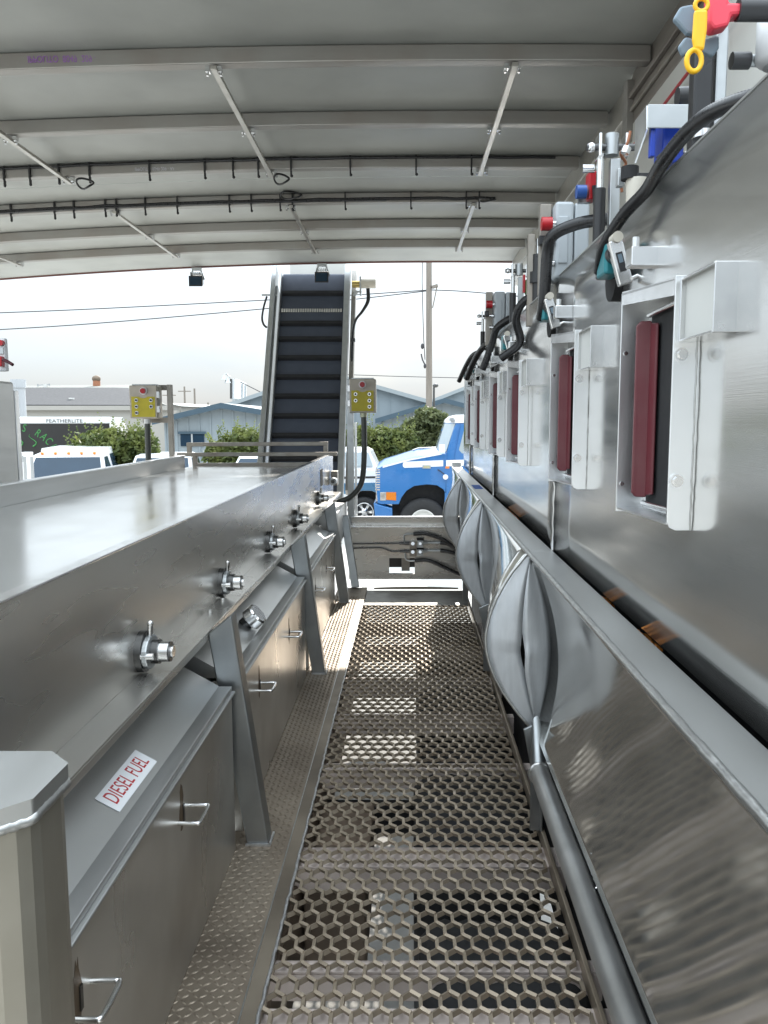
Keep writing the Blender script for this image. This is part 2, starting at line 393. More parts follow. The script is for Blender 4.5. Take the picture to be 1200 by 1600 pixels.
for (px, py, y, rx, rz) in ((440, 280, 6.2, .055, .035), (133, 287, 6.2, .06, .035), (455, 305, 7.2, .09, .03), (762, 312, 7.2, .07, .012)):
    c = P(px, py, y); MB().tube([c + Vector((rx * math.cos(a), .03 * math.sin(a * 2), rz * math.sin(a))) for a in [2 * math.pi * i / 20 for i in range(20)]], .008, 6, True).build('cable_loop', M['hose'], canopy)
# marker lettering on the ribs, written upside down as in the place
x0 = P(106, 93, RY[1]).x; ptz = P(106, 94, RY[1] - .04)
tx = text('marker_writing', 'IPPOLITO  8049  209 - AA', M['purple'], canopy, frame((ptz.x, RY[1] - .0395, roof_z(ptz.x) + .01), (.92, 0, .033), (0, 0, -1.15)), .042)
pt2 = P(242, 263, RY[3] - .04)
text('marker_writing', 'IPPOLITO 8049 209 - AA', M['scribe'], canopy, frame((pt2.x, RY[3] - .0395, roof_z(pt2.x) - .008), (.8, 0, .029), (0, 0, -1)), .036)

# right hand eave: sill beams and the panel behind the equipment
sill = T('sill_beam', 'long brown steel eave beam under right edge of the roof', 'beam', (1.3, 4, 1.8))
B(1.29, 1.36, 1.2, 4.9, 1.70, 2.0).build('channel', M['sill'], sill, bev=.006)
B(1.262, 1.288, 1.2, 4.85, 1.83, 1.86).build('flange', M['sill'], sill, bev=.004)
B(1.27, 1.288, 1.2, 4.85, 1.76, 1.785).build('flange', M['rail'], sill, bev=.004)
B(1.301, 1.375, 4.94, 10.4, 1.68, 2.0).build('channel', M['strut'], sill, bev=.006)
B(1.29, 1.313, 4.95, 10.4, 1.80, 1.83).build('flange', M['strut'], sill, bev=.004)
B(1.25, 1.31, 4.85, 4.94, 1.60, 1.94).build('end_plate', M['rib'], sill, bev=.006)

# ================================================================== WALKWAY: grate, deck plates, beams below
def fpt(px, py): return PZ(px, py, DECK)
grate = T('walkway_grate', 'expanded metal walkway grate of hexagonal openings down the middle', 'grate', (.05, 3.7, DECK))
gx0, gx1, gy0, gy1 = -.39, .50, .95, 6.68
w = .0525; rs = .0605; sv_ = .040; dg = rs - sv_       # cell pitch across, row pitch, straight side, slanted rise
m = MB(); nrow = int((gy1 - gy0) / rs)
def strand(a, b, tilt, hh, th, dz=0):
    if not (gx0 - .001 <= min(a[0], b[0]) and max(a[0], b[0]) <= gx1 + .001): return
    j = lambda: random.uniform(-.0011, .0011)
    m.bar((a[0] + j(), a[1] + j(), DECK - hh / 2 + dz), (b[0] + j(), b[1] + j(), DECK - hh / 2 + dz + j()), th, hh, roll=tilt)
for j in range(nrow):
    y = gy0 + j * rs; off = (j % 2) * w / 2
    for i in range(-1, 19):
        cx = gx0 + off + i * w
        strand((cx - w / 2, y - sv_ / 2), (cx - w / 2, y + sv_ / 2), R(4), .017, .0105)
        strand((cx - w / 2, y - sv_ / 2), (cx, y - sv_ / 2 - dg), R(-20), .014, .0100, .0025)
        strand((cx, y - sv_ / 2 - dg), (cx + w / 2, y - sv_ / 2), R(24), .013, .0088, -.002)
m.build('mesh', M['grate'], grate)
bm_ = MB()
B(gx1 - .003, gx1 + .012, gy0, gy1, DECK - .05, DECK + .004).build('edge_bar', M['grate'], grate, bev=.003)
for py, hw in ((1590, .03), (1511, .025), (1340, .065), (1198, .032), (1119, .024), (1064, .055), (1012, .03), (975, .03)):
    y = PZ(600, py, DECK - .04).y
    c = MB().box(gx0 - .04, gx1 + .06, y - hw, y + hw, DECK - .046, DECK - .036)
    c.box(gx0 - .04, gx1 + .06, y - hw, y - hw + .008, DECK - .13, DECK - .047)
    c.build('cross_beam', M['beam'], grate, bev=.003)
# diamond plate strip beside the cabinets
dp = T('diamond_plate', 'raised diamond pattern steel strip beside the left cabinets', 'deck plate', (-.54, 3.7, DECK))
B(-.66, -.443, .7, 7.28, DECK - .02, DECK).build('sheet', M['deck'], dp)
d = MB()
pt = .0235; ny = int((6.95 - .8) / pt)
for j in range(ny):
    for i in range(8):
        x = -.628 + pt * i + random.uniform(-.0006, .0006); y = .8 + j * pt
        if x > -.452: continue
        a = R(42) if (i + j) % 2 == 0 else R(-42)
        dx, dy = math.cos(a) * .0142, math.sin(a) * .0142; nx, nyy = -math.sin(a) * .0042, math.cos(a) * .0042
        z = DECK
        d.add([(x - dx, y - dy, z), (x + nx, y + nyy, z), (x + dx, y + dy, z), (x - nx, y - nyy, z), (x - dx * .5, y - dy * .5, z + .0032), (x + dx * .5, y + dy * .5, z + .0032)],
              [(0, 3, 5, 4), (3, 2, 5), (2, 1, 4, 5), (1, 0, 4)], True)
d.build('raised_pattern', M['deck'], dp)
st = MB().box(-.4415, -.392, .7, 7.28, DECK - .03, DECK + .004); st.build('edge_angle', M['strip'], dp, bev=.003)
sb = MB(); yy = .75; pts = []
while yy < 6.7: pts.append((-.3935 + random.uniform(-.002, .002), yy, DECK + .003 + random.uniform(0, .002))); yy += .03
sb.tube(pts, .0055, 6); sb.build('weld_seam', M['weldline'], dp)
sb = MB(); pts = [(-.4425, .75 + .04 * i, DECK + .002) for i in range(150)]; sb.tube(pts, .003, 5); sb.build('weld_seam', M['weld'], dp)
tp = T('threshold_plate', 'dark smooth deck plate across far end of the grate', 'deck plate', (.05, 7, DECK))
m = MB().box(-.391, .52, 6.655, 7.24, DECK - .030, DECK - .018); m.build('sheet', mat('worn_dark_plate', (.24, .235, .22), .38, .8, .2, 6, rvar=.12), tp)
mm = MB()
pts = [Vector((-.33 + .78 * i / 20, 7.26, DECK + .010 * math.sin(math.pi * i / 20) + .004)) for i in range(21)]
for i in range(20):
    a, b = pts[i], pts[i + 1]; mm.add([(a.x, a.y, DECK - .01), (b.x, b.y, DECK - .01), b, a], [(0, 1, 2, 3)])
mm.build('bowed_lip', M['strip'], tp, solid=.006)

# chassis and wheels under the deck
ch = T('trailer_chassis', 'rusty brown frame rails under the walkway grate', 'chassis', (0, 3.5, -2))
B(-.46, -.40, .5, 7.2, -2.0, -1.66).build('frame_rail', M['rust'], ch, bev=.005)
B(.60, .68, .5, 7.6, -2.05, -1.3).build('frame_rail', M['blackmatt'], ch, bev=.005)
B(-.39, -.16, 2.75, 3.45, -2.05, -1.72).build('air_tank_box', M['rust'], ch, bev=.01)
for y in (2.2, 3.62): B(-.40, .60, y, y + .09, -1.98, -1.84).build('frame_cross_member', M['blackmatt'], ch, bev=.004)
def wheel(x, y, r=.54, wd=.5):
    prof = [(.24, 0), (r - .06, 0), (r - .015, .05), (r, .09)] + [(r - (.012 if i % 2 else 0), .09 + (wd - .18) * i / 8) for i in range(1, 8)] + [(r, wd - .09), (r - .015, wd - .05), (r - .06, wd), (.24, wd)]
    rows = [[Vector((x + a, y + q * math.cos(th), GZ + r + q * math.sin(th))) for q, a in prof] for th in [2 * math.pi * i / 40 for i in range(41)]]
    o = MB().grid(rows).build('wheel', M['tyre'], ch)
    MB().cyl((x + .1, y, GZ + r), (x + wd - .1, y, GZ + r), .25, n=24).build('rim', M['darkmetal'], o)
wheel(.03, 2.25); wheel(.02, 3.40); wheel(.05, 4.60); wheel(.05, 5.75)

# ================================================================== FAR END PANEL with hydraulic valve
YE = 7.65
ep = T('cross_barrier', 'steel cross panel closing far end of the walkway', 'panel', (0, YE, -1.55))
def EZ(py): return P(640, py, YE).z
def EX(px, py): return P(px, py, YE).x
zt_, zb = EZ(825), EZ(905); xl, xr = EX(545, 870), EX(735, 870)
hx0, hx1, hz0, hz1 = EX(608, 885), EX(648, 885), EZ(897), EZ(872)
m = MB(); TY = .05
for a in ((xl, xr, YE, YE + TY, hz1, zt_), (xl, xr, YE, YE + TY, zb, hz0), (xl, hx0, YE, YE + TY, hz0, hz1), (hx1, xr, YE, YE + TY, hz0, hz1)): m.box(*a)
m.build('sheet', M['side'], ep)
B(xl, xr, YE - .012, YE + .10, zt_, zt_ + .014).build('ledge', M['bright'], ep, bev=.003)
B(xl + .02, xr, YE + .10, YE + .14, zt_ + .014, EZ(811)).build('upper_rail', M['side'], ep, bev=.004)
B(xl + .02, xr, YE + .085, YE + .155, EZ(811), EZ(811) + .012).build('rail_cap', M['bright'], ep, bev=.003)
m = MB(); m.box(hx0 - .02, hx1 + .02, YE + .30, YE + .34, hz0 + .012, hz1 + .1); m.build('inner_plate', M['blackmatt'], ep)
B(hx0 + .12, hx0 + .20, YE + .06, YE + .29, hz0 + .02, hz1).build('inner_web', M['rail'], ep)
hv = T('hydraulic_valve', 'twin block hydraulic valve with pipes on the far end panel', 'valve', tuple(P(650, 855, YE - .03)), None)
def EP(px, py, d=.03): return P(px, py, YE - d)
def eblk(px0, px1, py0, py1, d0, d1):
    a = P(px0, py1, YE); b = P(px1, py0, YE); return MB().box(a.x, b.x, YE - d1, YE - d0, a.z, b.z)
for (a, b, c, d_) in ((640, 650.5, 845, 856), (640, 650.5, 858, 868)): eblk(a, b, c, d_, .002, .06).build('valve_block', M['rail'], hv, bev=.004)
for (a, b, c, d_) in ((652, 661, 843, 854), (652, 661, 857, 867)): eblk(a, b, c, d_, .002, .075).build('valve_block', M['galv'], hv, bev=.004)
for c in (849.5, 862.5):
    MB().cyl(EP(645, c, .058), EP(645, c, .075), .017, n=12).build('plug', M['bright'], hv)
    MB().cyl(EP(656.5, c, .074), EP(656.5, c, .09), .014, n=12).build('plug', M['bright'], hv)
for a, b in ((840, 843), (855.5, 857.5)): eblk(651, 662, a, b, .002, .07).build('end_cap', M['blackmatt'], hv, bev=.003)
for c in (848, 860.5):
    m = MB(); m.cyl(EP(661, c), EP(668, c), .026, .016, n=8).cyl(EP(668, c), EP(677, c), .012, n=8).cyl(EP(677, c), EP(688, c), .014, n=10); m.build('fitting', M['galv'], hv)
m = MB(); m.tube([EP(547, 850), EP(600, 849.5), EP(625, 849)], .007, 6); m.cyl(EP(624, 849), EP(632, 849), .013, n=8).cyl(EP(632, 849), EP(640, 849), .018, n=8); m.build('pipe', M['darkmetal'], hv)
m = MB(); m.tube(bez([EP(547, 857), EP(590, 856), EP(602, 858), EP(612, 861.5), EP(626, 861.5)]), .007, 6); m.cyl(EP(625, 861.5), EP(640, 861.5), .014, n=8); m.build('pipe', M['darkmetal'], hv)
for pts in ([(632, 848), (631, 839), (634, 835), (647, 834.5)], [(633, 864), (634, 873), (639, 876), (648, 876)]):
    MB().tube(bez([EP(*p) for p in pts]), .009, 6).build('elbow', M['galv'], hv)
for pts in ([(646, 834.5), (665, 834), (690, 842), (702, 850), (722, 862)], [(688, 848), (702, 851), (725, 866)], [(688, 860), (704, 863), (730, 872)], [(648, 876), (670, 876), (695, 887), (712, 895), (735, 905)]):
    MB().tube(bez([EP(a, b, .05 + .01 * i) for i, (a, b) in enumerate(pts)]), .019, 8).build('hose', M['hose'], hv)

# ================================================================== LEFT CONVEYOR TABLE
TX, ZR, ZF = -.80, -.36, -.75
table = T('conveyor_table', 'long stainless conveyor table with polished top on leaning posts', 'conveyor table', (TX, 4, DECK))
m = MB()
m.box(TX - .006, TX, -.4, 4.695, ZF, ZR); m.box(TX - .006, TX, 4.70, 8.35, ZF, ZR); m.box(TX - .012, TX - .007, 4.6, 4.8, ZF + .01, ZR - .01)
m.build('front_wall', M['side'], table)
B(TX - .035, TX + .004, -.4, 8.36, ZR + .001, ZR + .007).build('front_rim', M['bright'], table, bev=.002)
fl = MB().box(TX - .006, TX + .085, -.4, 8.3, ZF - .007, ZF - .0005); fl.box(TX + .080, TX + .085, -.4, 8.3, ZF - .03, ZF - .008); fl.build('flange', M['side'], table, bev=.002)
m = MB(); rows = []
for j in range(2): rows.append([Vector((-.86 - 1.34 * i / 30, -.4 + 8.7 * j, -.472)) for i in range(31)])
B(-2.2, -.87, -.4, 8.3, -.49, -.472).build('table_top', M['table'], table)
B(-.87, TX - .007, -.4, 8.3, -.47, -.445).build('inner_step', M['table'], table, bev=.003)
for y0, y1 in ((-.4, 3.6), (3.604, 7.85)):
    B(-2.225, -2.205, y0, y1, -.60, ZR).build('back_rim', M['slope'], table)
B(-2.25, -2.195, -.4, 7.85, ZR + .001, ZR + .01).build('back_rim_cap', M['plate'], table, bev=.002)
B(-2.2, TX - .01, -.4, 8.3, -1.0, -.93).build('underside', M['blackmatt'], table)
# guard rails at the far end of the table
gy = 7.95
gr = T('guard_rail', 'triple bar guard rail across far end of the conveyor table', 'guard rail', (-1.5, gy, -.5))
for (a, b, py, yy) in ((292, 512, 695, 8.2), (277, 527, 711, 8.0), (303, 490, 727, 8.1)):
    p = P(a, py + .5, yy); q = P(b, py - 1.5, yy); zz = (p.z + q.z) / 2
    MB().bar((p.x, yy, zz), (q.x, yy, zz + .008), .045, .038).build('bar', M['rail'], gr, bev=.004)
for (px, p0, p1, yy) in ((296, 692, 712, 8.2), (509, 690, 706, 8.2), (305, 708, 730, 8.1), (499, 708, 728, 8.1)):
    a = P(px, p0, yy); b = P(px, p1, yy); MB().bar(a, b, .045, .04).build('upright', M['rail'], gr, bev=.004)
# leaning posts
for y in (2.81, 4.79, 6.71):
    lg = MB().prism([(-.597, y - .039, DECK + .003), (-.517, y - .039, DECK + .003), (-.632, y - .039, -.69), (-.7145, y - .039, ZF - .008), (-.7145, y - .039, ZF - .031)], (0, .078, 0)); lg.build('leg', M['post'], table, bev=.006)
    wv = MB(); wv.box(-.60, -.51, y - .048, y - .040, DECK, DECK + .008); wv.box(-.515, -.508, y - .045, y + .045, DECK, DECK + .008)
    wv.build('foot_weld', M['weldline'], table)
lg = MB().bar((-.50, 7.28, DECK), (-.61, 7.45, ZF - .15), .07, .07, up=(0, 1, 0)); lg.build('leg', M['post'], table, bev=.006)
for (px, py) in ((328, 957), (348, 938), (268, 1008), (500, 824), (470, 832)):
    p = PZ(px, py, ZF); MB().cyl((p.x, p.y, ZF), (p.x, p.y, ZF + .012), .011, n=6).build('flange_bolt', M['bright'], table)
sl = MB(); p = PX(503, 762, TX)
sl.box(TX + .0005, TX + .003, p.y - .12, p.y + .06, -.60, -.45); sl.build('slot', M['blackmatt'], table)
# roller bearings along the wall
def bearing(y, z, label):
    t = T('roller_bearing', label, 'bearing', (TX, y, z), 'roller bearings along the table wall')
    X = TX; s = 1.0
    MB().cyl((X, y, z), (X + .020, y, z), .062, n=20).build('housing', M['darkmetal'], t, bev=.004)
    m = MB(); a = [Vector((X + .020, y + .062 * math.cos(q), z + .05 * math.sin(q) * (1.0))) for q in [2 * math.pi * i / 20 for i in range(20)]]
    m.prism(a, (.018, 0, 0)); m.build('flange', M['galv'], t, bev=.004)
    MB().cyl((X + .035, y, z), (X + .060, y, z), .036, n=20).cyl((X + .060, y, z), (X + .092, y, z), .030, n=20).build('collar', M['darkmetal'], t, bev=.003)
    MB().cyl((X + .060, y, z), (X + .088, y, z), .0305, n=20).cyl((X + .092, y, z), (X + .100, y, z), .018, n=16).build('shaft_end', M['bright'], t, bev=.002)
    m = MB()
    for dy, dz in ((-.052, .0), (.052, .0)): MB().cyl((X + .02, y + dy, z + dz), (X + .055, y + dy, z + dz), .011, n=6).build('bolt', M['bright'], t)
    m.cyl((X + .03, y, z + .045), (X + .034, y - .004, z + .082), .008, n=8).ball((X + .034, y - .004, z + .086), .010, n=8, m=5)
    m.build('grease_nipple', M['bright'], t); return t
ords = ['nearest', 'second', 'third', 'fourth', 'fifth']
bp = [(225, 1018), (350, 903), (424, 845), (466, 806), (494, 788)]
locs = [PX(px - 6, py, TX) for px, py in bp]
b0 = bearing(locs[0].y, -.685, 'nearest flanged roller bearing on the table wall, largest in view')
for i, p in enumerate(locs[1:4], 1):
    dup(b0, (TX, p.y, -.685), ['', 'roller bearing on the table wall above the fuel cap', 'roller bearing just before the vertical seam in the table wall', 'roller bearing just past the vertical seam in the table wall'][i])
dup(b0, (TX, 6.9, -.68), 'roller bearing on the sunlit far part of the table wall')
# end drive on the far end of the table
dr = T('end_drive', 'small round drive fitting at far end of the conveyor table wall', 'drive fitting', tuple(P(525, 752, 8.0)))
c = P(523, 750, 8.0); MB().box(c.x - .035, c.x + .03, 7.95, 8.1, c.z - .05, c.z + .09).build('bracket', M['rail'], dr, bev=.004)
MB().cyl((c.x, 7.80, c.z), (c.x, 7.95, c.z), .036, n=16).build('ring', M['galv'], dr); MB().cyl((c.x, 7.79, c.z), (c.x, 7.81, c.z), .019, n=12).build('bore', M['darkmetal'], dr)

# ================================================================== CABINETS UNDER THE TABLE
CX = -.63
def cabinet(y0, y1, label, handles, hs=1):
    t = T('tank_cabinet', label, 'cabinet', (CX, (y0 + y1) / 2, DECK), 'cabinets under the conveyor table')
    B(CX - .30, CX, y0, y1, DECK, -.965).build('front_door', M['cabinet'], t, bev=.003)
    m = MB(); m.box(CX - .04, CX + .014, y0, y1, -.9645, -.955); m.box(CX - .05, CX + .002, y0, y1, -.9545, -.938); m.build('lip', M['slope'], t, bev=.003)
    m = MB(); m.prism([(CX - .045, y0, -.9375), (CX - .33, y0, -.775), (CX - .33, y0, -.96), (CX - .045, y0, -.95)], (0, y1 - y0, 0)); m.build('sloped_top', M['slope'], t)
    for (y, z) in handles:
        h = MB().tube(bez([(CX - .002, y - .05, z), (CX + .048, y - .052, z), (CX + .058, y - .046, z), (CX + .060, y, z), (CX + .058, y + .046, z), (CX + .048, y + .052, z), (CX - .002, y + .05, z)], 4), .0062, 8)
        h = h.build('handle', M['bright'], t)
        rs_ = random.Random(int(y * 100)); st_ = []
        for q in range(22):
            a = 2 * math.pi * q / 22; st_.append((CX + .0004, y - .012 + math.cos(a) * .022 * rs_.uniform(.55, 1.25), z + .005 + math.sin(a) * (.085 if math.sin(a) > 0 else .05) * rs_.uniform(.7, 1.15)))
        MB().prism(st_, (.0004, 0, 0)).build('rust_stain', M['stain'], t)
        k = MB().box(CX + .001, CX + .004, y - .006, y + .006, z - .02, z + .03); k.build('latch_plate', M['darkmetal'], h)
    return t
def hyz(px, py):
    p = PX(px, py, CX + .03); return (p.y, p.z)
cab = cabinet(.75, 2.74, 'near tank cabinet under the table with diesel fuel sticker', [hyz(303, 1272), hyz(150, 1562)])
cabinet(2.87, 4.72, 'middle tank cabinet under the table with chrome fuel cap', [hyz(417, 1073), hyz(461, 991)])
cabinet(4.86, 6.63, 'far tank cabinet under the table, partly in sun', [hyz(500, 921), hyz(516, 889)])
B(-1.0, -.62, 6.80, 7.9, -1.1, -.80).build('box', M['slope'], T('end_box', 'small steel box between the last two leaning posts', 'box', (-.8, 7.3, -1.1)))
# diesel sticker lies on the slope of the near cabinet
sx = Vector((0, 1, 0)); sy = Vector((-(.285), 0, .1625)).normalized()
nrm = sx.cross(sy)
A = PZ(187, 1272, -.93); yb = A.y
def slope_hit(px, py):
    a, b, c = ray(px, py); p0 = Vector((CX - .045, 0, -.9375)); n_ = Vector((.1625, 0, .285))
    t = p0.dot(n_) / (a * n_.x + c * n_.z); return Vector((a * t, b * t, c * t))
c0, c1, c2, c3 = slope_hit(187, 1272), slope_hit(243, 1190), slope_hit(212, 1172), slope_hit(148, 1247)
cen = (c0 + c1 + c2 + c3) / 4; ln = ((c1 - c0).length + (c2 - c3).length) / 2; wd = ((c3 - c0).length + (c2 - c1).length) / 2
n_ = Vector((.1625, 0, .285)).normalized()
m = MB(); q = [cen + sx * (a * ln / 2) + sy * (b * wd / 2) + n_ * .0008 for a, b in ((-1, -1), (1, -1), (1, 1), (-1, 1))]
m.prism(q, n_ * .0008); stk = m.build('sticker', M['sticker'], cab)
sz = wd * .80
text('lettering', 'DIESEL FUEL', M['redink'], stk, frame(cen + n_ * .0019, sx * (ln * .92 / (sz * 5.72)), sy * 1.08), sz, .0002)
# fuel cap
fc = T('fuel_cap', 'chrome fluted fuel cap on slope behind the nearest leaning post', 'fuel cap', (0, 0, 0))
c = slope_hit(383, 975); fc.location = c
ax = (n_ + Vector((.55, -.10, 0))).normalized(); a_ = ax.orthogonal().normalized(); b_ = ax.cross(a_)
MB().cyl(c - ax * .02, c + ax * .035, .030, n=20).build('neck', M['darkmetal'], fc)
secs = []
for h, rr in ((.03, .050), (.034, .054), (.075, .052), (.082, .046)):
    secs.append([c + ax * h + (a_ * math.cos(q) + b_ * math.sin(q)) * (rr * (1 - (.13 if (i // 3) % 3 == 1 else 0))) for i, q in enumerate([2 * math.pi * i / 36 for i in range(36)])])
MB().loft(secs).build('cap', M['bright'], fc, bev=.002)

# near capped post, lower left
cp = T('capped_post', 'thick octagonal steel post with welded cap at lower left', 'post', (-.60, 1.1, DECK))
def octa(cx, cy_, r, z, ch=.42):
    k = r * ch; return [Vector((cx + a * r + 0, cy_ + b * r, z)) if 0 else None for a, b in ()] or [
        Vector((cx + r, cy_ - r + k * 1.2, z)), Vector((cx + r, cy_ + r - k, z)), Vector((cx + r - k, cy_ + r, z)), Vector((cx - r + k, cy_ + r, z)),
        Vector((cx - r, cy_ + r - k, z)), Vector((cx - r, cy_ - r + k, z)), Vector((cx - r + k, cy_ - r, z)), Vector((cx + r - k * 1.2, cy_ - r, z))]
pc = (-.615, 1.085)
MB().loft([octa(*pc, .101, DECK), octa(*pc, .101, -.540)]).build('shaft', mat('scuffed_post_steel', (.40, .375, .325), .40, .75, .15, 3, (3, 3, .25), rvar=.1, dirt=(.22, .2, .15), dscale=3, damt=.7), cp, bev=.022)
MB().loft([octa(*pc, .1045, -.537), octa(*pc, .1045, -.511)]).build('cap', M['slope'], cp, bev=.003)
o8 = octa(*pc, .1005, -.541); wp = []
for i in range(8):
    for k in range(14): wp.append(o8[i].lerp(o8[(i + 1) % 8], k / 14) + Vector((random.uniform(-.001, .001), random.uniform(-.001, .001), random.uniform(-.0015, .0015))))
MB().tube(wp, .009, 6, True).build('weld', M['weld'], cp)

# ================================================================== RIGHT TROUGH
trough = T('steel_trough', 'waist high steel trough with bulging lens shaped end folds', 'trough', (.48, 4, DECK))
RX, RZ, BZ = .440, -.49, -1.175
LB = [2.92, 4.85, 6.78]                       # where one section ends and the next bulges out
def prof(t, b): return RX + .035 * t + b * math.sin(math.pi * t) ** .9, RZ + (BZ - RZ) * t
def section(y0, y1, b0, b1):
    rows = []
    for j in range(13):
        f = j / 12; y = y0 + (y1 - y0) * f; b = b0 + (b1 - b0) * f
        rows.append([Vector((prof(i / 28, b)[0], y, prof(i / 28, b)[1])) for i in range(29)])
    MB().grid(rows).build('side_sheet', M['trough'], trough, solid=.004)
BN, BF = -.172, .072
section(.55, LB[0], .012, BF); section(LB[0], LB[1], BN, BF); section(LB[1], LB[2], BN, BF); section(LB[2], 8.25, BN, -.02)
for k, y in enumerate(LB):
    halves = []
    for side, b in ((0, BN), (1, BF)):
        rows = []
        for i in range(29):
            t = i / 28; x0, z = prof(t, b); xc = (prof(t, BN)[0] + prof(t, BF)[0]) / 2 + .012
            slit = .007 * max(0, math.sin(math.pi * (t - .44) / .20)) if .44 < t < .64 else 0
            sg = -1 if side == 0 else 1; e = math.sin(math.pi * t)
            rows.append([Vector((x0 + (xc + sg * slit - x0) * f, y - .002 - .020 * e * f + .004 * math.sin(7 * t + 3 * f + k) * e * (1 - f) * f * 4 - (.008 * sg * e * f if t > .5 else 0), z + .006 * math.sin(5 * t + k) * f * (1 - f))) for f in (0, .2, .4, .6, .8, 1)])
        halves.append(MB().grid(rows).build('end_fold', M['lobe'], trough, solid=.003))
    MB().tube([(prof(i / 40, BN)[0] + random.uniform(-.0015, .0015), y - .002, prof(i / 40, BN)[1]) for i in range(41)], .0062, 6).build('weld_bead', M['weld'], halves[0])
    # neck and leg under the fold
    m = MB(); ly = y - .05
    m.prism([(.425, ly, -1.15), (.485, ly, -1.12), (.515, ly, -1.30), (.50, ly, DECK + .002), (.455, ly, DECK + .002), (.455, ly, -1.30)], (0, .012, 0))
    m.box(.49, .502, ly - .01, ly + .10, DECK + .002, -1.2)
    m.build('leg', M['post'], trough, bev=.003)
for y0, y1 in ((.45, LB[0] + .03), (LB[0] + .034, LB[1] + .03), (LB[1] + .034, LB[2] + .03), (LB[2] + .034, 8.25)):
    MB().box(RX - .002, .534, y0, y1, RZ - .003, RZ + .001).build('rim', M['slope'], trough, bev=.001)
    n = int((y1 - y0) / .02); pts = [(RX - .001 + random.uniform(-.0005, .0005), y0 + (y1 - y0) * i / n, RZ - .001 + random.uniform(-.0005, .0005)) for i in range(n + 1)]
    MB().tube(pts, lambda f: .0085 + .0006 * math.sin(f * 900), 8).build('weld_bead', M['weld'], trough)
B(RX, .53, 8.25, 8.262, BZ, RZ + .05).build('end_plate', M['plate'], trough, bev=.002)
B(.50, 1.2, .45, 8.2, BZ - .05, BZ - .03).build('trough_floor', M['blackmatt'], trough)
B(.50, .56, .45, 8.2, -1.30, BZ - .06).build('gap_blackout', M['blackmatt'], trough)  # added black strip; hides the bright ground so the gap stays dark
m = MB().box(.46, .52, 5.62, 5.95, RZ + .0015, RZ + .0035); m.build('tape', M['bluetape'], trough)
for (y0, y1) in ((1.74, 1.86), (2.16, 2.25), (4.1, 4.5)):
    m = MB()
    for k in range(5): m.tube([(.5365 + .006 * k, y0 + (y1 - y0) * i / 8, RZ - .012 - .003 * k + random.uniform(-.004, .004)) for i in range(9)], .006, 6)
    m.build('orange_glint', M['copper'], trough)  # coloured tubes painted in as warm glints below the rim
pipe = T('round_pipe', 'round steel pipe running along right edge of the grate', 'pipe', (.465, 1.7, -1.264))
MB().cyl((.462, .55, -1.264), (.468, 2.74, -1.262), .036, n=24).build('tube', mat('pipe_steel', (.46, .46, .45), .40, .8, .2, 4, (3, .5, 3), rvar=.1, dirt=(.18, .17, .16), dscale=5, damt=.6), pipe)
wp = [(.468 + .037 * math.cos(q), 2.742 + random.uniform(-.003, .003), -1.262 + .037 * math.sin(q)) for q in [2 * math.pi * i / 24 for i in range(24)]]
MB().tube(wp, .007, 6, True).build('weld', M['weld'], pipe)
m = MB(); m.loft([[Vector((.468 + .034 * math.cos(q), 2.745, -1.262 + .034 * math.sin(q))) for q in [2 * math.pi * i / 12 for i in range(12)]],
                  [Vector((.475 + .02 * math.cos(q), 2.88, -1.15 + .05 * math.sin(q))) for q in [2 * math.pi * i / 12 for i in range(12)]]], True)
m.build('flattened_end', M['post'], pipe)
# twisted wire hook hanging in the dark gap
hk = T('wire_hook', 'twisted wire chain hook hanging in dark gap beside the pipe', 'hook', tuple(P(925, 1340, 2.0)))
pts = []
for i in range(40):
    p = P(926 + (i / 40) * 3, 1328 + 45 * i / 40, 2.0); pts.append(p + Vector((.006 * math.sin(i * .9), .006 * math.cos(i * .9), 0)))
e = P(929, 1373, 2.0); pts += [e + Vector((.012 * math.sin(q), 0, -.014 + .014 * math.cos(q))) for q in [.3 * i for i in range(13)]]
MB().tube(pts, .0035, 6).build('wire', M['bright'], hk)

# ================================================================== RIGHT WALL OF STEEL PANELS
WX, WB, WT = .545, -.486, .515
bank = T('steel_machine_bank', 'tall mirror finish stainless machine wall along right side', 'machine', (.9, 4, DECK))
SEC = [(-.6, 2.975), (2.985, 5.13), (5.14, 7.15), (7.16, 8.25)]
for i, (a, b) in enumerate(SEC):
    dx = [0, .006, .010, .014][i]
    mb_ = MB(); x = WX + dx; rows = []
    for j in range(13):
        y = a + (b - a) * j / 12; rows.append([Vector((x + .006 * math.sin(math.pi * j / 12) * math.sin(math.pi * k / 10), y, WB + (WT - WB) * k / 10)) for k in range(11)])
    mb_.grid(rows); mb_.build('side_panel', M['wall'], bank, solid=.005)
    MB().box(WX + dx - .004, WX + dx + .05, a, b, WT + .001, WT + .005).build('top_edge', M['slope'], bank)
    if i: # folded joint strip at the near end of each farther section
        MB().box(WX - .010, WX + .006, a - .016, a - .002, WB + .02, WT - .06).build('joint_strip', M['darkmetal'], bank, bev=.003)
        mm = MB(); mm.tube([(WX - .006 + random.uniform(-.003, .003), a - .010, WB - .005 + .26 * k / 10) for k in range(11)], .008, 8); mm.build('joint_edge', M['bright'], bank)
B(.62, 1.29, -.6, 8.2, -1.1, .40).build('machine_body', M['blackmatt'], bank)
B(.56, 1.29, -.6, 8.2, .405, .425).build('top_deck', M['slope'], bank)
B(1.29, 1.32, .9, 8.4, .43, 1.695).build('back_panel', M['backpanel'], bank)

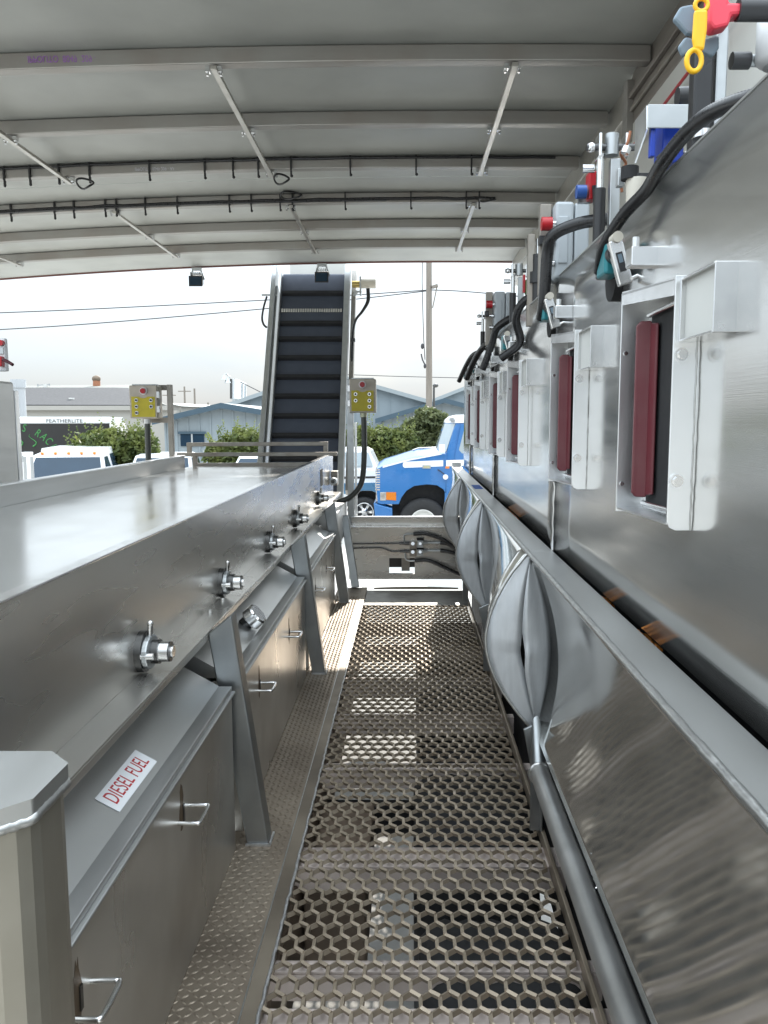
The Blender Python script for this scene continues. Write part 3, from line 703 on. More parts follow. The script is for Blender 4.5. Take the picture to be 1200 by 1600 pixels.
# gate housings bolted to the wall
def gate(y, label):
    t = T('gate_housing', label, 'gate housing', (WX, y, 0), 'gate housings along the steel wall')
    o = .046
    pz0, pz1 = -.215, .268
    # near plate, facing the camera
    m = MB(); cz = .018
    pl = [(WX - o + cz, y, pz0), (WX + .014, y, pz0), (WX + .014, y, pz1), (WX - o, y, pz1), (WX - o, y, pz0 + cz), (WX - o + cz * .3, y, pz0 + cz * .3)]
    m.prism(pl, (0, .005, 0)); np_ = m.build('near_plate', M['plate'], t, bev=.0012)
    MB().tube([(WX - .001 + random.uniform(-.0008, .0008), y - .001, pz0 + (pz1 - pz0) * i / 30) for i in range(31)], .0016, 6).build('weld_bead', M['weld'], np_)
    for z in (.122, -.118):
        q = MB().cyl((WX - .030, y - .0005, z), (WX - .030, y - .0035, z), .0150, n=20).build('washer', M['plate'], np_, bev=.0008)
        q = MB().cyl((WX - .030, y - .0038, z), (WX - .030, y - .0045, z), .0122, n=20).cyl((WX - .030, y - .0045, z), (WX - .030, y - .011, z), .0088, n=6).build('bolt', M['bright'], np_, bev=.0006)
    # far plate
    yf = y + .33
    m = MB(); m.prism([(WX - .060, yf, -.215), (WX + .014, yf, -.215), (WX + .014, yf, .285), (WX - .060, yf, .285)], (0, .005, 0)); fp = m.build('far_plate', M['plate'], t, bev=.0012)
    for z in (.15, -.15): MB().cyl((WX - .048, yf - .0005, z), (WX - .048, yf - .004, z), .005, n=10).build('rivet', M['bright'], fp)
    m = MB(); m.prism([(WX - o, y + .005, .260), (WX, y + .005, .260), (WX, yf, .280), (WX - .060, yf, .280)], (0, 0, .005)); m.prism([(WX - o, y + .005, .232), (WX - o + .004, y + .005, .232), (WX - .056, yf, .258), (WX - .060, yf, .258)], (0, 0, .03)); m.build('top_plate', M['bright'], t)
    m = MB(); m.prism([(WX - o, y + .006, -.204), (WX, y + .006, -.204), (WX, yf, -.209), (WX - .058, yf, -.209)], (0, 0, .004)); m.build('bottom_plate', M['plate'], t)
    B(WX - .004, WX - .0008, y + .012, yf - .045, -.19, .24).build('opening_shade', M['blackmatt'], t)  # black sheet painted in for the shade inside the housing
    # hinged flap on two pins
    m = MB(); fy = yf - .055; fx = WX - .016
    m.prism([(fx - .026, fy, -.165), (fx - .018, fy, -.175), (fx + .004, fy - .008, -.175), (fx + .004, fy - .008, .215), (fx - .018, fy, .215), (fx - .026, fy, .205)], (0, -.014, 0))
    m.prism([(fx + .001, fy - .006, -.172), (fx + .001, fy - .065, -.165), (fx + .001, fy - .065, .205), (fx + .001, fy - .006, .212)], (.006, 0, 0))
    f = m.build('flap', M['maroon'], t, bev=.003)
    for z in (.228, -.188): MB().cyl((fx, fy - .01, z), (fx + .004, y + .03, z + .004), .006, n=8).build('pin', M['bright'], t)
    # square tube stub on the near plate
    y0 = y - .172; z0, z1 = .145, .262; x0 = WX - .037
    m = MB(); th = .004
    m.box(x0, WX + .014, y0, y0 + th, z0, z1); m.box(x0, WX + .014, y - th, y - .0008, z0, z1)
    m.box(x0, WX + .014, y0 + th, y - th, z1 - th, z1); m.box(x0, WX + .014, y0 + th, y - th, z0, z0 + th)
    sb_ = m.build('stub_tube', M['bright'], t, bev=.002)
    B(x0 + .010, x0 + .012, y0 + th, y - th, z0 + th, z1 - th).build('window', M['backpanel'], t)
    # bar and bolt above
    yb_ = y + .27; m = MB().box(WX - .058, WX + .012, yb_, yb_ + .05, .337, .378); bb = m.build('bar', M['bright'], t, bev=.003)
    MB().cyl((WX - .044, yb_ + .02, .378), (WX - .044, yb_ + .02, .400), .009, n=8).build('bar_bolt', M['bright'], t)
    return t
GY = [1.54, 2.46, 3.70, 4.60, 5.74, 6.64]
GL = ['nearest gate housing on the steel wall, largest, with maroon flap', 'second gate housing from the camera, before the first wall joint',
      'gate housing just past the first wall joint', 'fourth gate housing from the camera, before the second wall joint',
      'gate housing just past the second wall joint', 'farthest gate housing on the steel wall']
g0 = gate(GY[0], GL[0])
for y, l in zip(GY[1:], GL[1:]): dup(g0, (WX, y, 0), l)
# limit switches
def switch(y, label):
    t = T('limit_switch', label, 'limit switch', (WX, y, .40), 'limit switches along the steel wall')
    z = .395
    MB().cyl((WX - .022, y + .18, z - .035), (WX - .001, y + .18, z - .035), .055, n=24).build('grommet', M['blackmatt'], t)
    B(WX - .066, WX - .024, y + .06, y + .15, z - .040, z + .035).build('housing', M['teal'], t, bev=.007)
    B(WX - .060, WX - .026, y + .152, y + .19, z - .035, z + .03).build('gland', M['black'], t, bev=.006)
    MB().cyl((WX - .045, y + .06, z + .005), (WX - .045, y + .03, z + .005), .022, n=16).build('shaft', M['black'], t)
    m = MB(); a = Vector((WX - .054, y + .022, z + .03)); b = Vector((WX - .024, y + .022, z - .072)); m.bar(a, b, .034, .024, up=(0, 1, 0)); arm = m.build('arm', M['bright'], t, bev=.003)
    m = MB(); d_ = (b - a).normalized(); up = Vector((0, -1, 0)); m.bar(a + d_ * .03 + up * .0125, b - d_ * .03 + up * .0125, .016, .003, up=(0, 1, 0)); pl = m.build('label_plate', M['black'], arm)
    m = MB(); m.bar(a + d_ * .035 + up * .0148, a + d_ * .055 + up * .0148, .010, .001, up=(0, 1, 0)); m.build('label_print', M['slate'], pl)
    MB().cyl(a + Vector((.004, -.02, .006)), a + Vector((.004, .02, .006)), .013, n=14).build('pivot', M['cream'], t)
    MB().cyl(b + Vector((.012, -.016, .012)), b + Vector((.03, -.016, .02)), .005, n=8).build('screw', M['bright'], t)
    return t
SL = ['teal limit switch on the near wall panel above the maroon flap', 'teal limit switch nearest the first wall joint', 'third teal limit switch along the steel wall', 'fourth teal limit switch along the steel wall', 'fifth limit switch along the wall, far and dark', 'farthest limit switch on the steel wall']
SY = [y + .42 for y in GY]
w0 = switch(SY[0], SL[0])
for y, l in zip(SY[1:], SL[1:]): dup(w0, (WX, y, .40), l)
# conduits looping from the switches over the wall
def conduit(label, pts, r, ridged=False, m_='hose'):
    p = bez(pts, 30 if ridged else 10)
    n = len(p)
    t = T('cable_conduit', label, 'cable', tuple(p[0]), 'black conduits over the wall top')
    MB().tube(p, (lambda f: r * (1 + .035 * (1 if int(f * n) % 2 else -1))) if ridged else r, 10).build('conduit', M[m_], t)
    return t
conduit('thick ridged black conduit curving over the near wall top', [P(936, 425, 2.12), P(944, 385, 2.05), P(975, 335, 1.95), P(1010, 297, 1.85), P(1035, 255, 1.72), P(1075, 205, 1.62), P(1120, 172, 1.52), P(1195, 147, 1.42), P(1260, 140, 1.35)], .0145, True)
conduit('smooth black conduit crossing in front of the grey box', [P(846, 497, 3.0), P(850, 470, 2.95), P(855, 400, 2.9), P(864, 368, 2.85), P(905, 349, 2.8), P(955, 341, 2.75), P(985, 330, 2.7)], .021)
conduit('black conduit loop left of the first wall joint', [P(783, 560, 3.95), P(812, 535, 3.9), P(806, 500, 3.85), P(815, 475, 3.8), P(838, 460, 3.75), P(870, 450, 3.7)], .020)
conduit('black conduit dropping to the fourth limit switch', [P(754, 577, 4.95), P(768, 540, 4.9), P(775, 515, 4.85), P(790, 502, 4.8), P(806, 494, 4.75)], .022)
conduit('thin black conduit to the far limit switches', [P(729, 592, 6.2), P(740, 566, 6.1), P(752, 546, 6.0), P(765, 535, 5.9), P(780, 528, 5.8)], .022)
conduit('thinnest black conduit ending at far end of wall', [P(717, 596, 7.1), P(728, 572, 7.0), P(738, 556, 6.9), P(750, 549, 6.8)], .020)

# ---------------------------------------------------------------- equipment standing on the wall top
def ppost(Y, px0, px1, py0, d=.05): # vertical square upright between two pixel columns, standing on the top deck
    a = P(px0, py0, Y); b = P(px1, py0, Y); return MB().box(a.x, b.x, Y, Y + d, .425, a.z)
def gas(Y, X, z0, z1, label, k=1.0):
    t = T('pneumatic_cylinder', label, 'pneumatic cylinder', (X, Y, .425), 'pneumatic cylinders on the wall top')
    MB().cyl((X, Y, .425), (X, Y, z1 - .16), .019, n=16).build('barrel', M['black'], t, bev=.002)
    MB().cyl((X, Y, z1 - .16), (X, Y, z1 - .055), .012, n=12).build('rod', M['bright'], t)
    B(X + .030, X + .062, Y - .01, Y + .02, .425, z1 - .07).build('guide_bar', M['galv'], t, bev=.003)
    B(X - .012, X - .002, Y - .028, Y + .028, z1 - .07, z1).build('clevis_plate', M['bright'], t, bev=.002)
    B(X + .070, X + .082, Y - .028, Y + .028, z1 - .07, z1).build('clevis_plate', M['bright'], t, bev=.002)
    MB().cyl((X + .034, Y, z1 - .06), (X + .034, Y, z1 + .004), .022, n=16).build('rod_eye', M['galv'], t, bev=.004)
    MB().cyl((X - .045, Y, z1 - .035), (X + .105, Y, z1 - .035), .011, n=10).build('pin', M['darkmetal'], t)
    MB().ball((X - .03, Y, z1 - .035), .015, n=10, m=6).build('nut', M['bright'], t)
    MB().cyl((X - .05, Y + .03, z1 - .09), (X - .012, Y + .03, z1 - .09), .013, n=8).build('side_nut', M['bright'], t)
    return t
Yg = 2.62
zt1 = P(950, 212, Yg).z; Xg = P(937, 300, Yg).x
gg = gas(Yg, Xg, .4, zt1, 'pneumatic cylinder with clevis beside the red and blue knobs')
dup(gg, (P(801, 480, 4.72).x, 4.72, .425), 'pneumatic cylinder with clevis between the two grey boxes, rising over wall top')
dup(gg, (P(754, 540, 6.75).x, 6.75, .425), 'farthest pneumatic cylinder, standing against the sky')
def jbox(Y, label):
    t = T('junction_box', label, 'junction box', (.65, Y, .47), 'grey junction boxes on the wall top')
    a = P(866, 434, Y); b = P(922, 316, Y); 
    B(a.x + .07, b.x, Y - .0, Y + .12, a.z, b.z).build('body', M['pvc'], t, bev=.008)
    B(a.x, a.x + .066, Y - .005, Y + .125, a.z - .003, b.z + .003).build('lid', M['pvc'], t, bev=.010)
    B(a.x + .01, a.x + .045, Y - .010, Y - .004, a.z + .05, b.z - .05).build('raised_panel', M['pvc'], t, bev=.003)
    B(a.x - .045, a.x - .004, Y + .06, Y + .10, a.z - .05, b.z + .01).build('back_plate', M['rail'], t, bev=.002)
    MB().cyl((a.x - .05, Y - .0, b.z - .075), (a.x - .012, Y - .0, b.z - .075), .024, n=16).build('red_button', M['red'], t, bev=.003)
    MB().cyl((a.x - .012, Y - .0, b.z - .075), (a.x + .001, Y - .0, b.z - .075), .012, n=10).build('button_stem', M['bright'], t)
    B(a.x - .055, a.x - .03, Y + .02, Y + .05, a.z + .12, b.z - .11).build('black_handle', M['black'], t, bev=.004)
    for z in (a.z + .05, a.z + .12): MB().cyl((a.x - .03, Y, z), (a.x - .002, Y, z), .012, n=6).build('nut', M['bright'], t)
    return t
jb = jbox(2.98, 'larger grey junction box with red button on the near wall top')
dup(jb, (.65 - .005, 5.02, .47), 'smaller far grey junction box seen against the sky')
# red and blue valve beside the first cylinder
vk = T('valve_knob', 'blue knob and red plate valve above the grey junction box', 'valve', tuple(P(915, 300, 2.75)))
a = P(919, 312, 2.75); b = P(932, 268, 2.75); B(a.x, b.x, 2.74, 2.80, a.z, b.z).build('red_plate', M['red'], vk, bev=.004)
c = P(908, 300, 2.75); MB().cyl((c.x - .016, 2.75, c.z), (c.x + .016, 2.75, c.z), .022, n=16).build('blue_knob', M['blueknob'], vk, bev=.003)
a = P(905, 320, 2.77); B(P(903, 300, 2.79).x, P(922, 300, 2.79).x, 2.78, 2.80, P(905, 318, 2.79).z, P(915, 290, 2.79).z).build('bracket', M['galv'], vk)
a = P(926, 300, 2.72); MB().bar(P(929, 290, 2.73), P(931, 320, 2.73), .012, .016).build('black_lever', M['black'], vk)
# blue solenoid with folded bracket
Ys = 2.08
sv = T('solenoid_valve', 'bright blue solenoid valve under a folded steel bracket', 'valve', tuple(P(1050, 225, Ys)))
a = P(1022, 248, Ys); b = P(1078, 162, Ys); B(a.x + .03, b.x, Ys + .03, Ys + .11, a.z, b.z).build('body', M['blue'], sv, bev=.006)
a2 = P(1016, 244, Ys); B(a2.x, a2.x + .012, Ys + .0, Ys + .02, a2.z, P(1016, 196, Ys).z).build('blue_frame', M['blue'], sv, bev=.002)
a = P(1010, 202, Ys); b = P(1086, 165, Ys); B(a.x, b.x, Ys - .01, Ys - .004, a.z, b.z).build('bracket', M['galv'], sv, bev=.002)
m = MB(); p0 = P(1010, 202, Ys - .007); p1 = P(1010, 165, Ys - .007); m.prism([p0, p1, p1 + Vector((-.0, .10, 0)), p0 + Vector((0, .10, -.05))], (.004, 0, 0)); m.build('bracket_side', M['plate'], sv)
a = P(1058, 152, Ys + .05); MB().cyl((a.x, Ys + .05, a.z), (a.x + .07, Ys + .05, a.z + .004), .024, n=14).build('coil', M['black'], sv, bev=.004)
bar_ = MB().bar(P(1028, 248, Ys + .02), P(1056, 222, Ys + .02), .012, .012); bar_.build('cross_link', M['darkmetal'], sv)
MB().cyl(P(1076, 246, Ys - .01), P(1076, 238, Ys - .01), .014, n=10).build('air_fitting', M['bright'], sv)
# black cylinder and square upright near the frame edge
up = T('upright_post', 'black cylinder beside a square steel upright, upper right', 'upright', (.62, 1.72, .425))
ppost(1.74, 1088, 1119, 60, .04).build('black_bar', M['black'], up, bev=.006)
ppost(1.75, 1122, 1141, 30, .035).build('square_upright', M['galv'], up, bev=.004)
a = P(1150, 95, 1.78); MB().cyl((a.x - .01, 1.78, a.z), (a.x + .028, 1.78, a.z), .017, n=12).build('black_fitting', M['black'], up)
MB().cyl((a.x + .028, 1.78, a.z), (a.x + .05, 1.78, a.z), .012, n=6).build('fitting_nut', M['galv'], up)
MB().cyl(P(1097, 216, 1.70), P(1097, 205, 1.70), .02, n=12).build('foot_bolt', M['bright'], up)
cn = T('white_canister', 'small translucent white canister at right frame edge', 'canister', tuple(P(1200, 70, 1.75)))
a = P(1182, 104, 1.75); b = P(1190, 30, 1.75); MB().loft([[Vector((a.x + .05 + r * math.cos(q), 1.75 + r * math.sin(q), z)) for q in [2 * math.pi * i / 20 for i in range(20)]] for z, r in ((a.z, .035), (a.z + .012, .05), (b.z, .05), (b.z + .01, .045))], True).build('bowl', M['white'], cn)
# white cup filter behind the thick conduit
cup = T('white_cup', 'white plastic cup filter half hidden by the thick conduit', 'filter', tuple(P(992, 320, 2.45)))
a = P(977, 350, 2.45); b = P(1012, 280, 2.45); xc = (a.x + b.x) / 2; rr = (b.x - a.x) / 2
MB().loft([[Vector((xc + r * math.cos(q), 2.45 + r * math.sin(q), z)) for q in [2 * math.pi * i / 24 for i in range(24)]] for z, r in ((.425, rr * .9), (b.z - .04, rr), (b.z - .012, rr * 1.06), (b.z, rr * 1.02))], True).build('cup', M['cream'], cup)
a = P(984, 270, 2.45); MB().cyl((a.x, 2.45, a.z - .02), (a.x, 2.45, a.z + .016), .026, n=14).build('cap', M['blackmatt'], cup)
B(a.x + .01, a.x + .06, 2.43, 2.46, a.z - .022, a.z - .006).build('elbow', M['black'], cup)
# green board and far fittings
gb = T('green_terminal', 'green terminal block among fittings past the near grey box', 'terminal block', tuple(P(828, 455, 4.4)))
a = P(822, 458, 4.4); b = P(832, 436, 4.4); B(a.x, b.x, 4.4, 4.46, a.z, b.z).build('block', M['green'], gb, bev=.002)
a = P(818, 456, 4.4); b = P(822, 428, 4.4); B(a.x, b.x, 4.42, 4.45, a.z, b.z).build('red_strip', M['red'], gb)
a = P(832, 462, 4.4); b = P(840, 420, 4.4); B(a.x, b.x, 4.42, 4.5, .425, b.z).build('bracket', M['cream'], gb, bev=.002)
fc2 = T('air_cylinder', 'thick black air cylinder left of the near grey box', 'cylinder', tuple(P(842, 430, 3.75)))
a = P(841, 450, 3.75); b = P(841, 398, 3.75); MB().cyl((a.x, 3.75, .425), (a.x, 3.75, b.z), .030, n=14).cyl((a.x, 3.75, a.z + .02), (a.x, 3.75, a.z + .07), .042, n=14).build('barrel', M['black'], fc2)
MB().cyl((a.x, 3.75, b.z), (a.x, 3.75, b.z + .07), .014, n=10).build('rod', M['bright'], fc2)
B(a.x - .05, a.x - .02, 3.74, 3.78, .425, b.z + .09).build('stand', M['rail'], fc2, bev=.002)
B(a.x + .035, a.x + .06, 3.72, 3.76, .425, b.z - .02).build('stand', M['cream'], fc2, bev=.002)
# copper tubing near the first clevis
ct = T('copper_tubing', 'thin copper air tubing coiled beside the first clevis', 'tubing', tuple(P(972, 240, 2.5)))
MB().tube(bez([P(985, 205, 2.5), P(980, 225, 2.5), P(970, 240, 2.52), P(978, 256, 2.55), P(968, 270, 2.55), P(972, 300, 2.55)]), .0045, 6).build('tube', M['terracotta'], ct)
MB().cyl(P(980, 230, 2.49), P(976, 240, 2.49), .014, n=8).build('fitting', M['bright'], ct)
B(*(lambda a, b: (a.x, b.x, 2.50, 2.53, b.z, a.z))(P(966, 262, 2.5), P(976, 290, 2.5))).build('fitting_block', M['galv'], ct, bev=.003)
# red hose along the eave
MBh = T('red_hose', 'thin red hose running under the eave beam', 'hose', (1.25, 2.9, 1.6))
MB().tube([(1.24, 2.2 + .1 * i, 1.58 - .003 * i) for i in range(26)], .008, 6).build('hose', M['red'], MBh)
# red valve handle with yellow tag at the top right corner
Yv = 1.35
rv = T('ball_valve', 'bright red valve handle with blue grey bracket at top right', 'valve', tuple(P(1120, 20, Yv)))
def flat(name, pts, mt, d0, th, parent, bev=.003):
    m = MB(); m.prism([P(a, b, Yv) + Vector((0, d0, 0)) for a, b in pts], (0, th, 0)); return m.build(name, M[mt], parent, bev=bev)
flat('red_body', [(1106, -14), (1134, -14), (1136, 8), (1158, 8), (1158, 26), (1140, 28), (1136, 44), (1112, 50), (1104, 40)], 'pinkred', -.01, .03, rv, .005)
flat('bracket_wing', [(1062, 14), (1074, -6), (1092, -10), (1104, -2), (1104, 40), (1084, 38)], 'slate', .03, .012, rv, .004)
flat('bracket_wing', [(1070, 58), (1082, 42), (1104, 48), (1136, 40), (1136, 60), (1126, 75), (1106, 66), (1098, 62), (1078, 74)], 'slate', .03, .012, rv, .004)
a = P(1152, 16, Yv); MB().cyl((a.x, Yv, a.z), (a.x + .3, Yv, a.z - .002), .0165, n=18).build('grip', M['black'], rv)
MB().cyl(P(1128, 18, Yv) + Vector((0, .03, 0)), P(1131, 26, 1.75), .012, n=12).build('mount', M['galv'], rv)
yt = T('yellow_tag', 'yellow plastic hasp tag hanging from the red valve', 'tag', tuple(P(1092, 50, Yv - .03)))
Yq = Yv - .03
def py_(pts, th=.010):
    m = MB(); m.prism([P(a, b, Yq) for a, b in pts], (0, th, 0)); return m
py_([(1086, 14), (1107, 14), (1106, 45), (1101, 78), (1086, 76), (1083, 60)]).build('body', M['tagyellow'], yt, bev=.004)
c = P(1084.5, 95, Yq + .005); MB().tube([c + Vector((.0115 * math.cos(q), 0, .016 * math.sin(q))) for q in [2 * math.pi * i / 20 for i in range(20)]], .0042, 8, True).build('ring', M['tagyellow'], yt)
c = P(1096, 8, Yq + .005); MB().tube([c + Vector((.010 * math.cos(q), 0, .009 * math.sin(q))) for q in [2 * math.pi * i / 20 for i in range(20)]], .0035, 8, True).build('ring', M['tagyellow'], yt)

# ================================================================== INCLINED BELT CONVEYOR beyond the table
YB, YT = 9.3, 10.55
ic = T('belt_conveyor', 'steep inclined conveyor with dark blue cleated belt at walkway end', 'conveyor', tuple(P(478, 800, YB)))
b0 = P(424, 728, YB); b1 = P(531, 728, YB); t0 = P(440, 431, YT); t1 = P(535.5, 431, YT)
xl_, xr_ = (b0.x + t0.x) / 2, (b1.x + t1.x) / 2
lo = Vector((0, YB, b0.z)); hi = Vector((0, YT, t0.z)); dv = (hi - lo); lo2 = lo - dv * .35; slope = dv.normalized(); nb = Vector((0, -slope.z, slope.y))
if nb.y > 0: nb = -nb
def cpt(x, f, h=0): return Vector((x, 0, 0)) + lo + dv * f + nb * h
m = MB(); m.prism([cpt(xl_, -.35), cpt(xr_, -.35), cpt(xr_, 1), cpt(xl_, 1)], -nb * .05); belt = m.build('belt', M['belt'], ic)
MB().cyl(cpt(xl_, 1.0, -.055), cpt(xr_, 1.0, -.055), .055, n=20).build('head_roller', M['belt'], ic)
for k, py in enumerate((458, 504, 528, 557, 587, 617, 648, 679, 716)):
    f = (P(480, py, 9.9).z - lo.z) / dv.z if False else (431 - 728) and (728 - py) / (728 - 431.0)
    f = f / (f + (1 - f) * YB / YT) * 1.0 if False else f * YB / (YT - f * (YT - YB))
    a = cpt(xl_ + .01, f, .0); m = MB()
    m.prism([cpt(xl_ + .01, f + .006, .001), cpt(xl_ + .01, f + .004, .05), cpt(xl_ + .01, f - .010, .05), cpt(xl_ + .01, f - .016, .001)], (xr_ - xl_ - .02, 0, 0)); m.build('cleat', M['beltdark'], belt, bev=.003)
f = 243.5 / 297; f = f * YB / (YT - f * (YT - YB)); m = MB()
for i in range(26):
    x = xl_ + .01 + (xr_ - xl_ - .02) * i / 26; m.prism([cpt(x, f + .010, .004), cpt(x + .022, f + .010, .004), cpt(x + .022, f - .010, .004), cpt(x, f - .010, .004)], nb * .006)
m.build('belt_lacing', M['bright'], belt)
def rail(xa, xb, f0, f1, h0, h1, mt, name): # side rail between two x, raised h0..h1 off the belt plane
    m = MB(); m.prism([cpt(xa, f0, h0), cpt(xa, f1, h0), cpt(xa, f1, h1), cpt(xa, f0, h1)], (xb - xa, 0, 0)); return m.build(name, M[mt], ic, bev=.003)
rail(xl_ - .012, xl_ - .004, -.35, 1.0, -.06, .07, 'galv', 'side_guide')
rail(xl_ - .14, xl_ - .085, -.35, 1.05, -.16, .05, 'galv', 'side_rail')
rail(xl_ - .085, xl_ - .06, -.35, .95, -.26, -.02, 'post', 'side_rail')
rail(xr_ + .005, xr_ + .075, -.35, 1.05, -.08, .06, 'galv', 'side_rail')
rail(xr_ + .085, xr_ + .14, -.1, 1.06, -.24, -.10, 'rib', 'side_rail')
a = cpt(xl_ + .02, 1.0, -.20); m = MB(); m.box(xl_ + .05, xr_, a.y + .10, a.y + .12, a.z - .05, a.z + .35); m.build('discharge_hood', M['backpanel'], ic)
c = P(575, 443, 10.5); mo = MB().cyl((c.x - .09, 10.5, c.z), (c.x + .10, 10.5, c.z), .062, n=18); mo.build('motor', M['cream'], ic, bev=.006)
MB().cyl((xr_ + .1, 10.5, c.z - .01), (c.x - .09, 10.5, c.z - .01), .045, n=10).build('gearbox', mat('brass_fitting', (.50, .38, .14), .35, .9, .15, 8), ic)
B(c.x - .105, c.x - .085, 10.44, 10.56, c.z - .15, c.z + .08).build('motor_flange', M['galv'], ic)
for k in range(2):
    MB().tube(bez([P(574 + 2 * k, 451, 10.45), P(574 + 2 * k, 470, 10.4), P(566 + k, 486, 10.35), P(556, 500, 10.3), P(551.5, 520, 10.2), P(550, 560, 10.1), P(549, 605, 10)]), .016, 8).build('hose', M['hose'], ic)
MB().tube(bez([P(417, 463, 10.3), P(412, 480, 10.3), P(409.5, 497, 10.2), P(412, 507, 10.2), P(417, 512, 10.2)]), .014, 6).build('cable', M['hose'], ic)
p = P(409, 461, 10.4); MB().bar(p, p + Vector((.2, 0, 0)), .02).build('stub_bar', M['galv'], ic)
MB().bar(P(552, 455, 10.4), P(565, 456, 10.4), .02).bar(P(553, 462, 10.4), P(558, 455, 10.4), .04).build('tension_lug', M['galv'], ic)
B(P(548, 531, 10.1).x, P(555, 531, 10.1).x, 10.05, 10.15, P(550, 534, 10.1).z, P(550, 529, 10.1).z).build('hose_clamp', M['black'], ic)

# ================================================================== CONTROL BOXES
def cbox(px0, px1, py0, py1, Y, label, flip, tilt=0):
    t = T('control_box', label, 'control box', tuple(P((px0 + px1) / 2, py1, Y)), 'yellow fronted control boxes')
    a = P(px0, py1, Y); b = P(px1, py0, Y); wd_ = b.x - a.x; h = b.z - a.z
    B(a.x, b.x, Y + .012, Y + .15, a.z, b.z).build('body', M['cream'], t, bev=.008)
    dr_ = B(a.x + .004, b.x - .004, Y - .002, Y + .010, a.z + .004, b.z - .004).build('door', mat('box_door_paint', (.52, .47, .40), .5, .1, .08, 6), t, bev=.004)
    X = lambda u: a.x + wd_ * u; Z = lambda v: a.z + h * v
    # yellow plate with a notch under the button
    pts = [(X(.08), Z(.05)), (X(.92), Z(.05)), (X(.92), Z(.66)), (X(.66), Z(.66)), (X(.60), Z(.625)), (X(.50), Z(.61)), (X(.40), Z(.625)), (X(.34), Z(.66)), (X(.08), Z(.66))]
    m = MB(); m.prism([(x, Y - .0025, z) for x, z in pts], (0, -.002, 0)); lab = m.build('yellow_label', M['yellow'], dr_)
    cx = X(.53 if not flip else .5); cz = Z(.83)
    MB().cyl((cx, Y - .003, cz), (cx, Y - .016, cz), .036, n=20).build('button_collar', M['white'], dr_, bev=.003)
    MB().cyl((cx, Y - .016, cz), (cx, Y - .040, cz), .024, n=20).build('stop_button', M['red'], dr_, bev=.004)
    two = [(.24, .55), (.24, .36)] if flip else [(.78, .55), (.78, .36)]
    thr = [(.76, .55), (.76, .36), (.76, .18)] if flip else [(.26, .55), (.26, .36), (.26, .17)]
    for u, v in two + thr:
        MB().cyl((X(u), Y - .005, Z(v)), (X(u), Y - .010, Z(v)), .017, n=14).build('switch_ring', M['bright'], dr_)
        MB().cyl((X(u), Y - .010, Z(v)), (X(u), Y - .024, Z(v)), .010, n=12).build('switch', M['black'], dr_)
    hx = X(-.02) if flip else X(1.02)
    for v in (.72, .28): B(hx - .012, hx + .012, Y - .004, Y + .03, Z(v) - .03, Z(v) + .03).build('hinge', M['bright'], t, bev=.002)
    B(a.x + .02, b.x - .02, Y + .03, Y + .12, b.z, b.z + .012).build('lid_lip', M['galv'], t, bev=.002)
    return t, a, b
YL_ = 7.5
cbl, a, b = cbox(203, 245, 602, 654, YL_, 'yellow fronted control box on bent frame left of inclined conveyor', False)
zt2 = P(250, 601, YL_ + .1).z
B(P(256, 600, YL_).x, P(263.5, 600, YL_).x, YL_ + .08, YL_ + .13, -1.6, zt2).build('frame_post', M['rail'], cbl, bev=.004)
B(P(214, 600, YL_).x, P(256, 600, YL_).x, YL_ + .155, YL_ + .20, zt2 - .05, zt2).build('frame_bar', M['rail'], cbl, bev=.004)
B(P(214, 655, YL_).x, P(256, 655, YL_).x, YL_ + .155, YL_ + .20, P(230, 659, YL_).z - .01, P(230, 654, YL_).z + .01).build('frame_bar', M['rail'], cbl, bev=.004)
c = P(227, 657, YL_); MB().tube(bez([(c.x, YL_ + .06, c.z + .01), (c.x - .002, YL_ + .06, c.z - .15), (c.x - .015, YL_ + .08, c.z - .6), (c.x - .03, YL_ + .10, c.z - 1.0)]), .027, 10).build('conduit', M['greyhose'], cbl)
MB().cyl((c.x, YL_ + .06, c.z - .03), (c.x, YL_ + .06, c.z + .015), .032, n=12).build('conduit_nut', M['white'], cbl)
YR_ = 7.7
cbr, a, b = cbox(546, 587, 592, 645, YR_, 'yellow fronted control box on steel post right of inclined conveyor', True)
B(P(541, 600, YR_).x, P(551, 600, YR_).x, YR_ + .06, YR_ + .12, EZ(822), P(545, 592, YR_).z).build('post', M['galv'], cbr, bev=.004)
B(P(551.5, 600, YR_).x, P(555, 600, YR_).x, YR_ + .16, YR_ + .19, EZ(822), P(545, 660, YR_).z).build('thin_post', M['plate'], cbr, bev=.002)
c = P(567.5, 646, YR_); e = P(545, 778, YR_)
MB().tube(bez([(c.x, YR_ + .06, c.z + .01), (c.x + .005, YR_ + .06, c.z - .18), (c.x + .0, YR_ + .06, c.z - .48), (c.x - .03, YR_ + .06, c.z - .68), (e.x + .02, YR_ + .05, e.z + .01), (e.x - .12, YR_ + .04, e.z - .05)]), .027, 10).build('conduit', M['greyhose'], cbr)
MB().cyl((c.x, YR_ + .06, c.z - .035), (c.x, YR_ + .06, c.z + .015), .034, n=12).build('conduit_nut', mat('conduit_nut', (.45, .46, .33), .4, .6, .1), cbr)
B(P(538, 600, YR_).x, P(554, 600, YR_).x, YR_ - .02, YR_ + .14, EZ(824) + .002, EZ(821)).build('foot_plate', M['bright'], cbr, bev=.002)

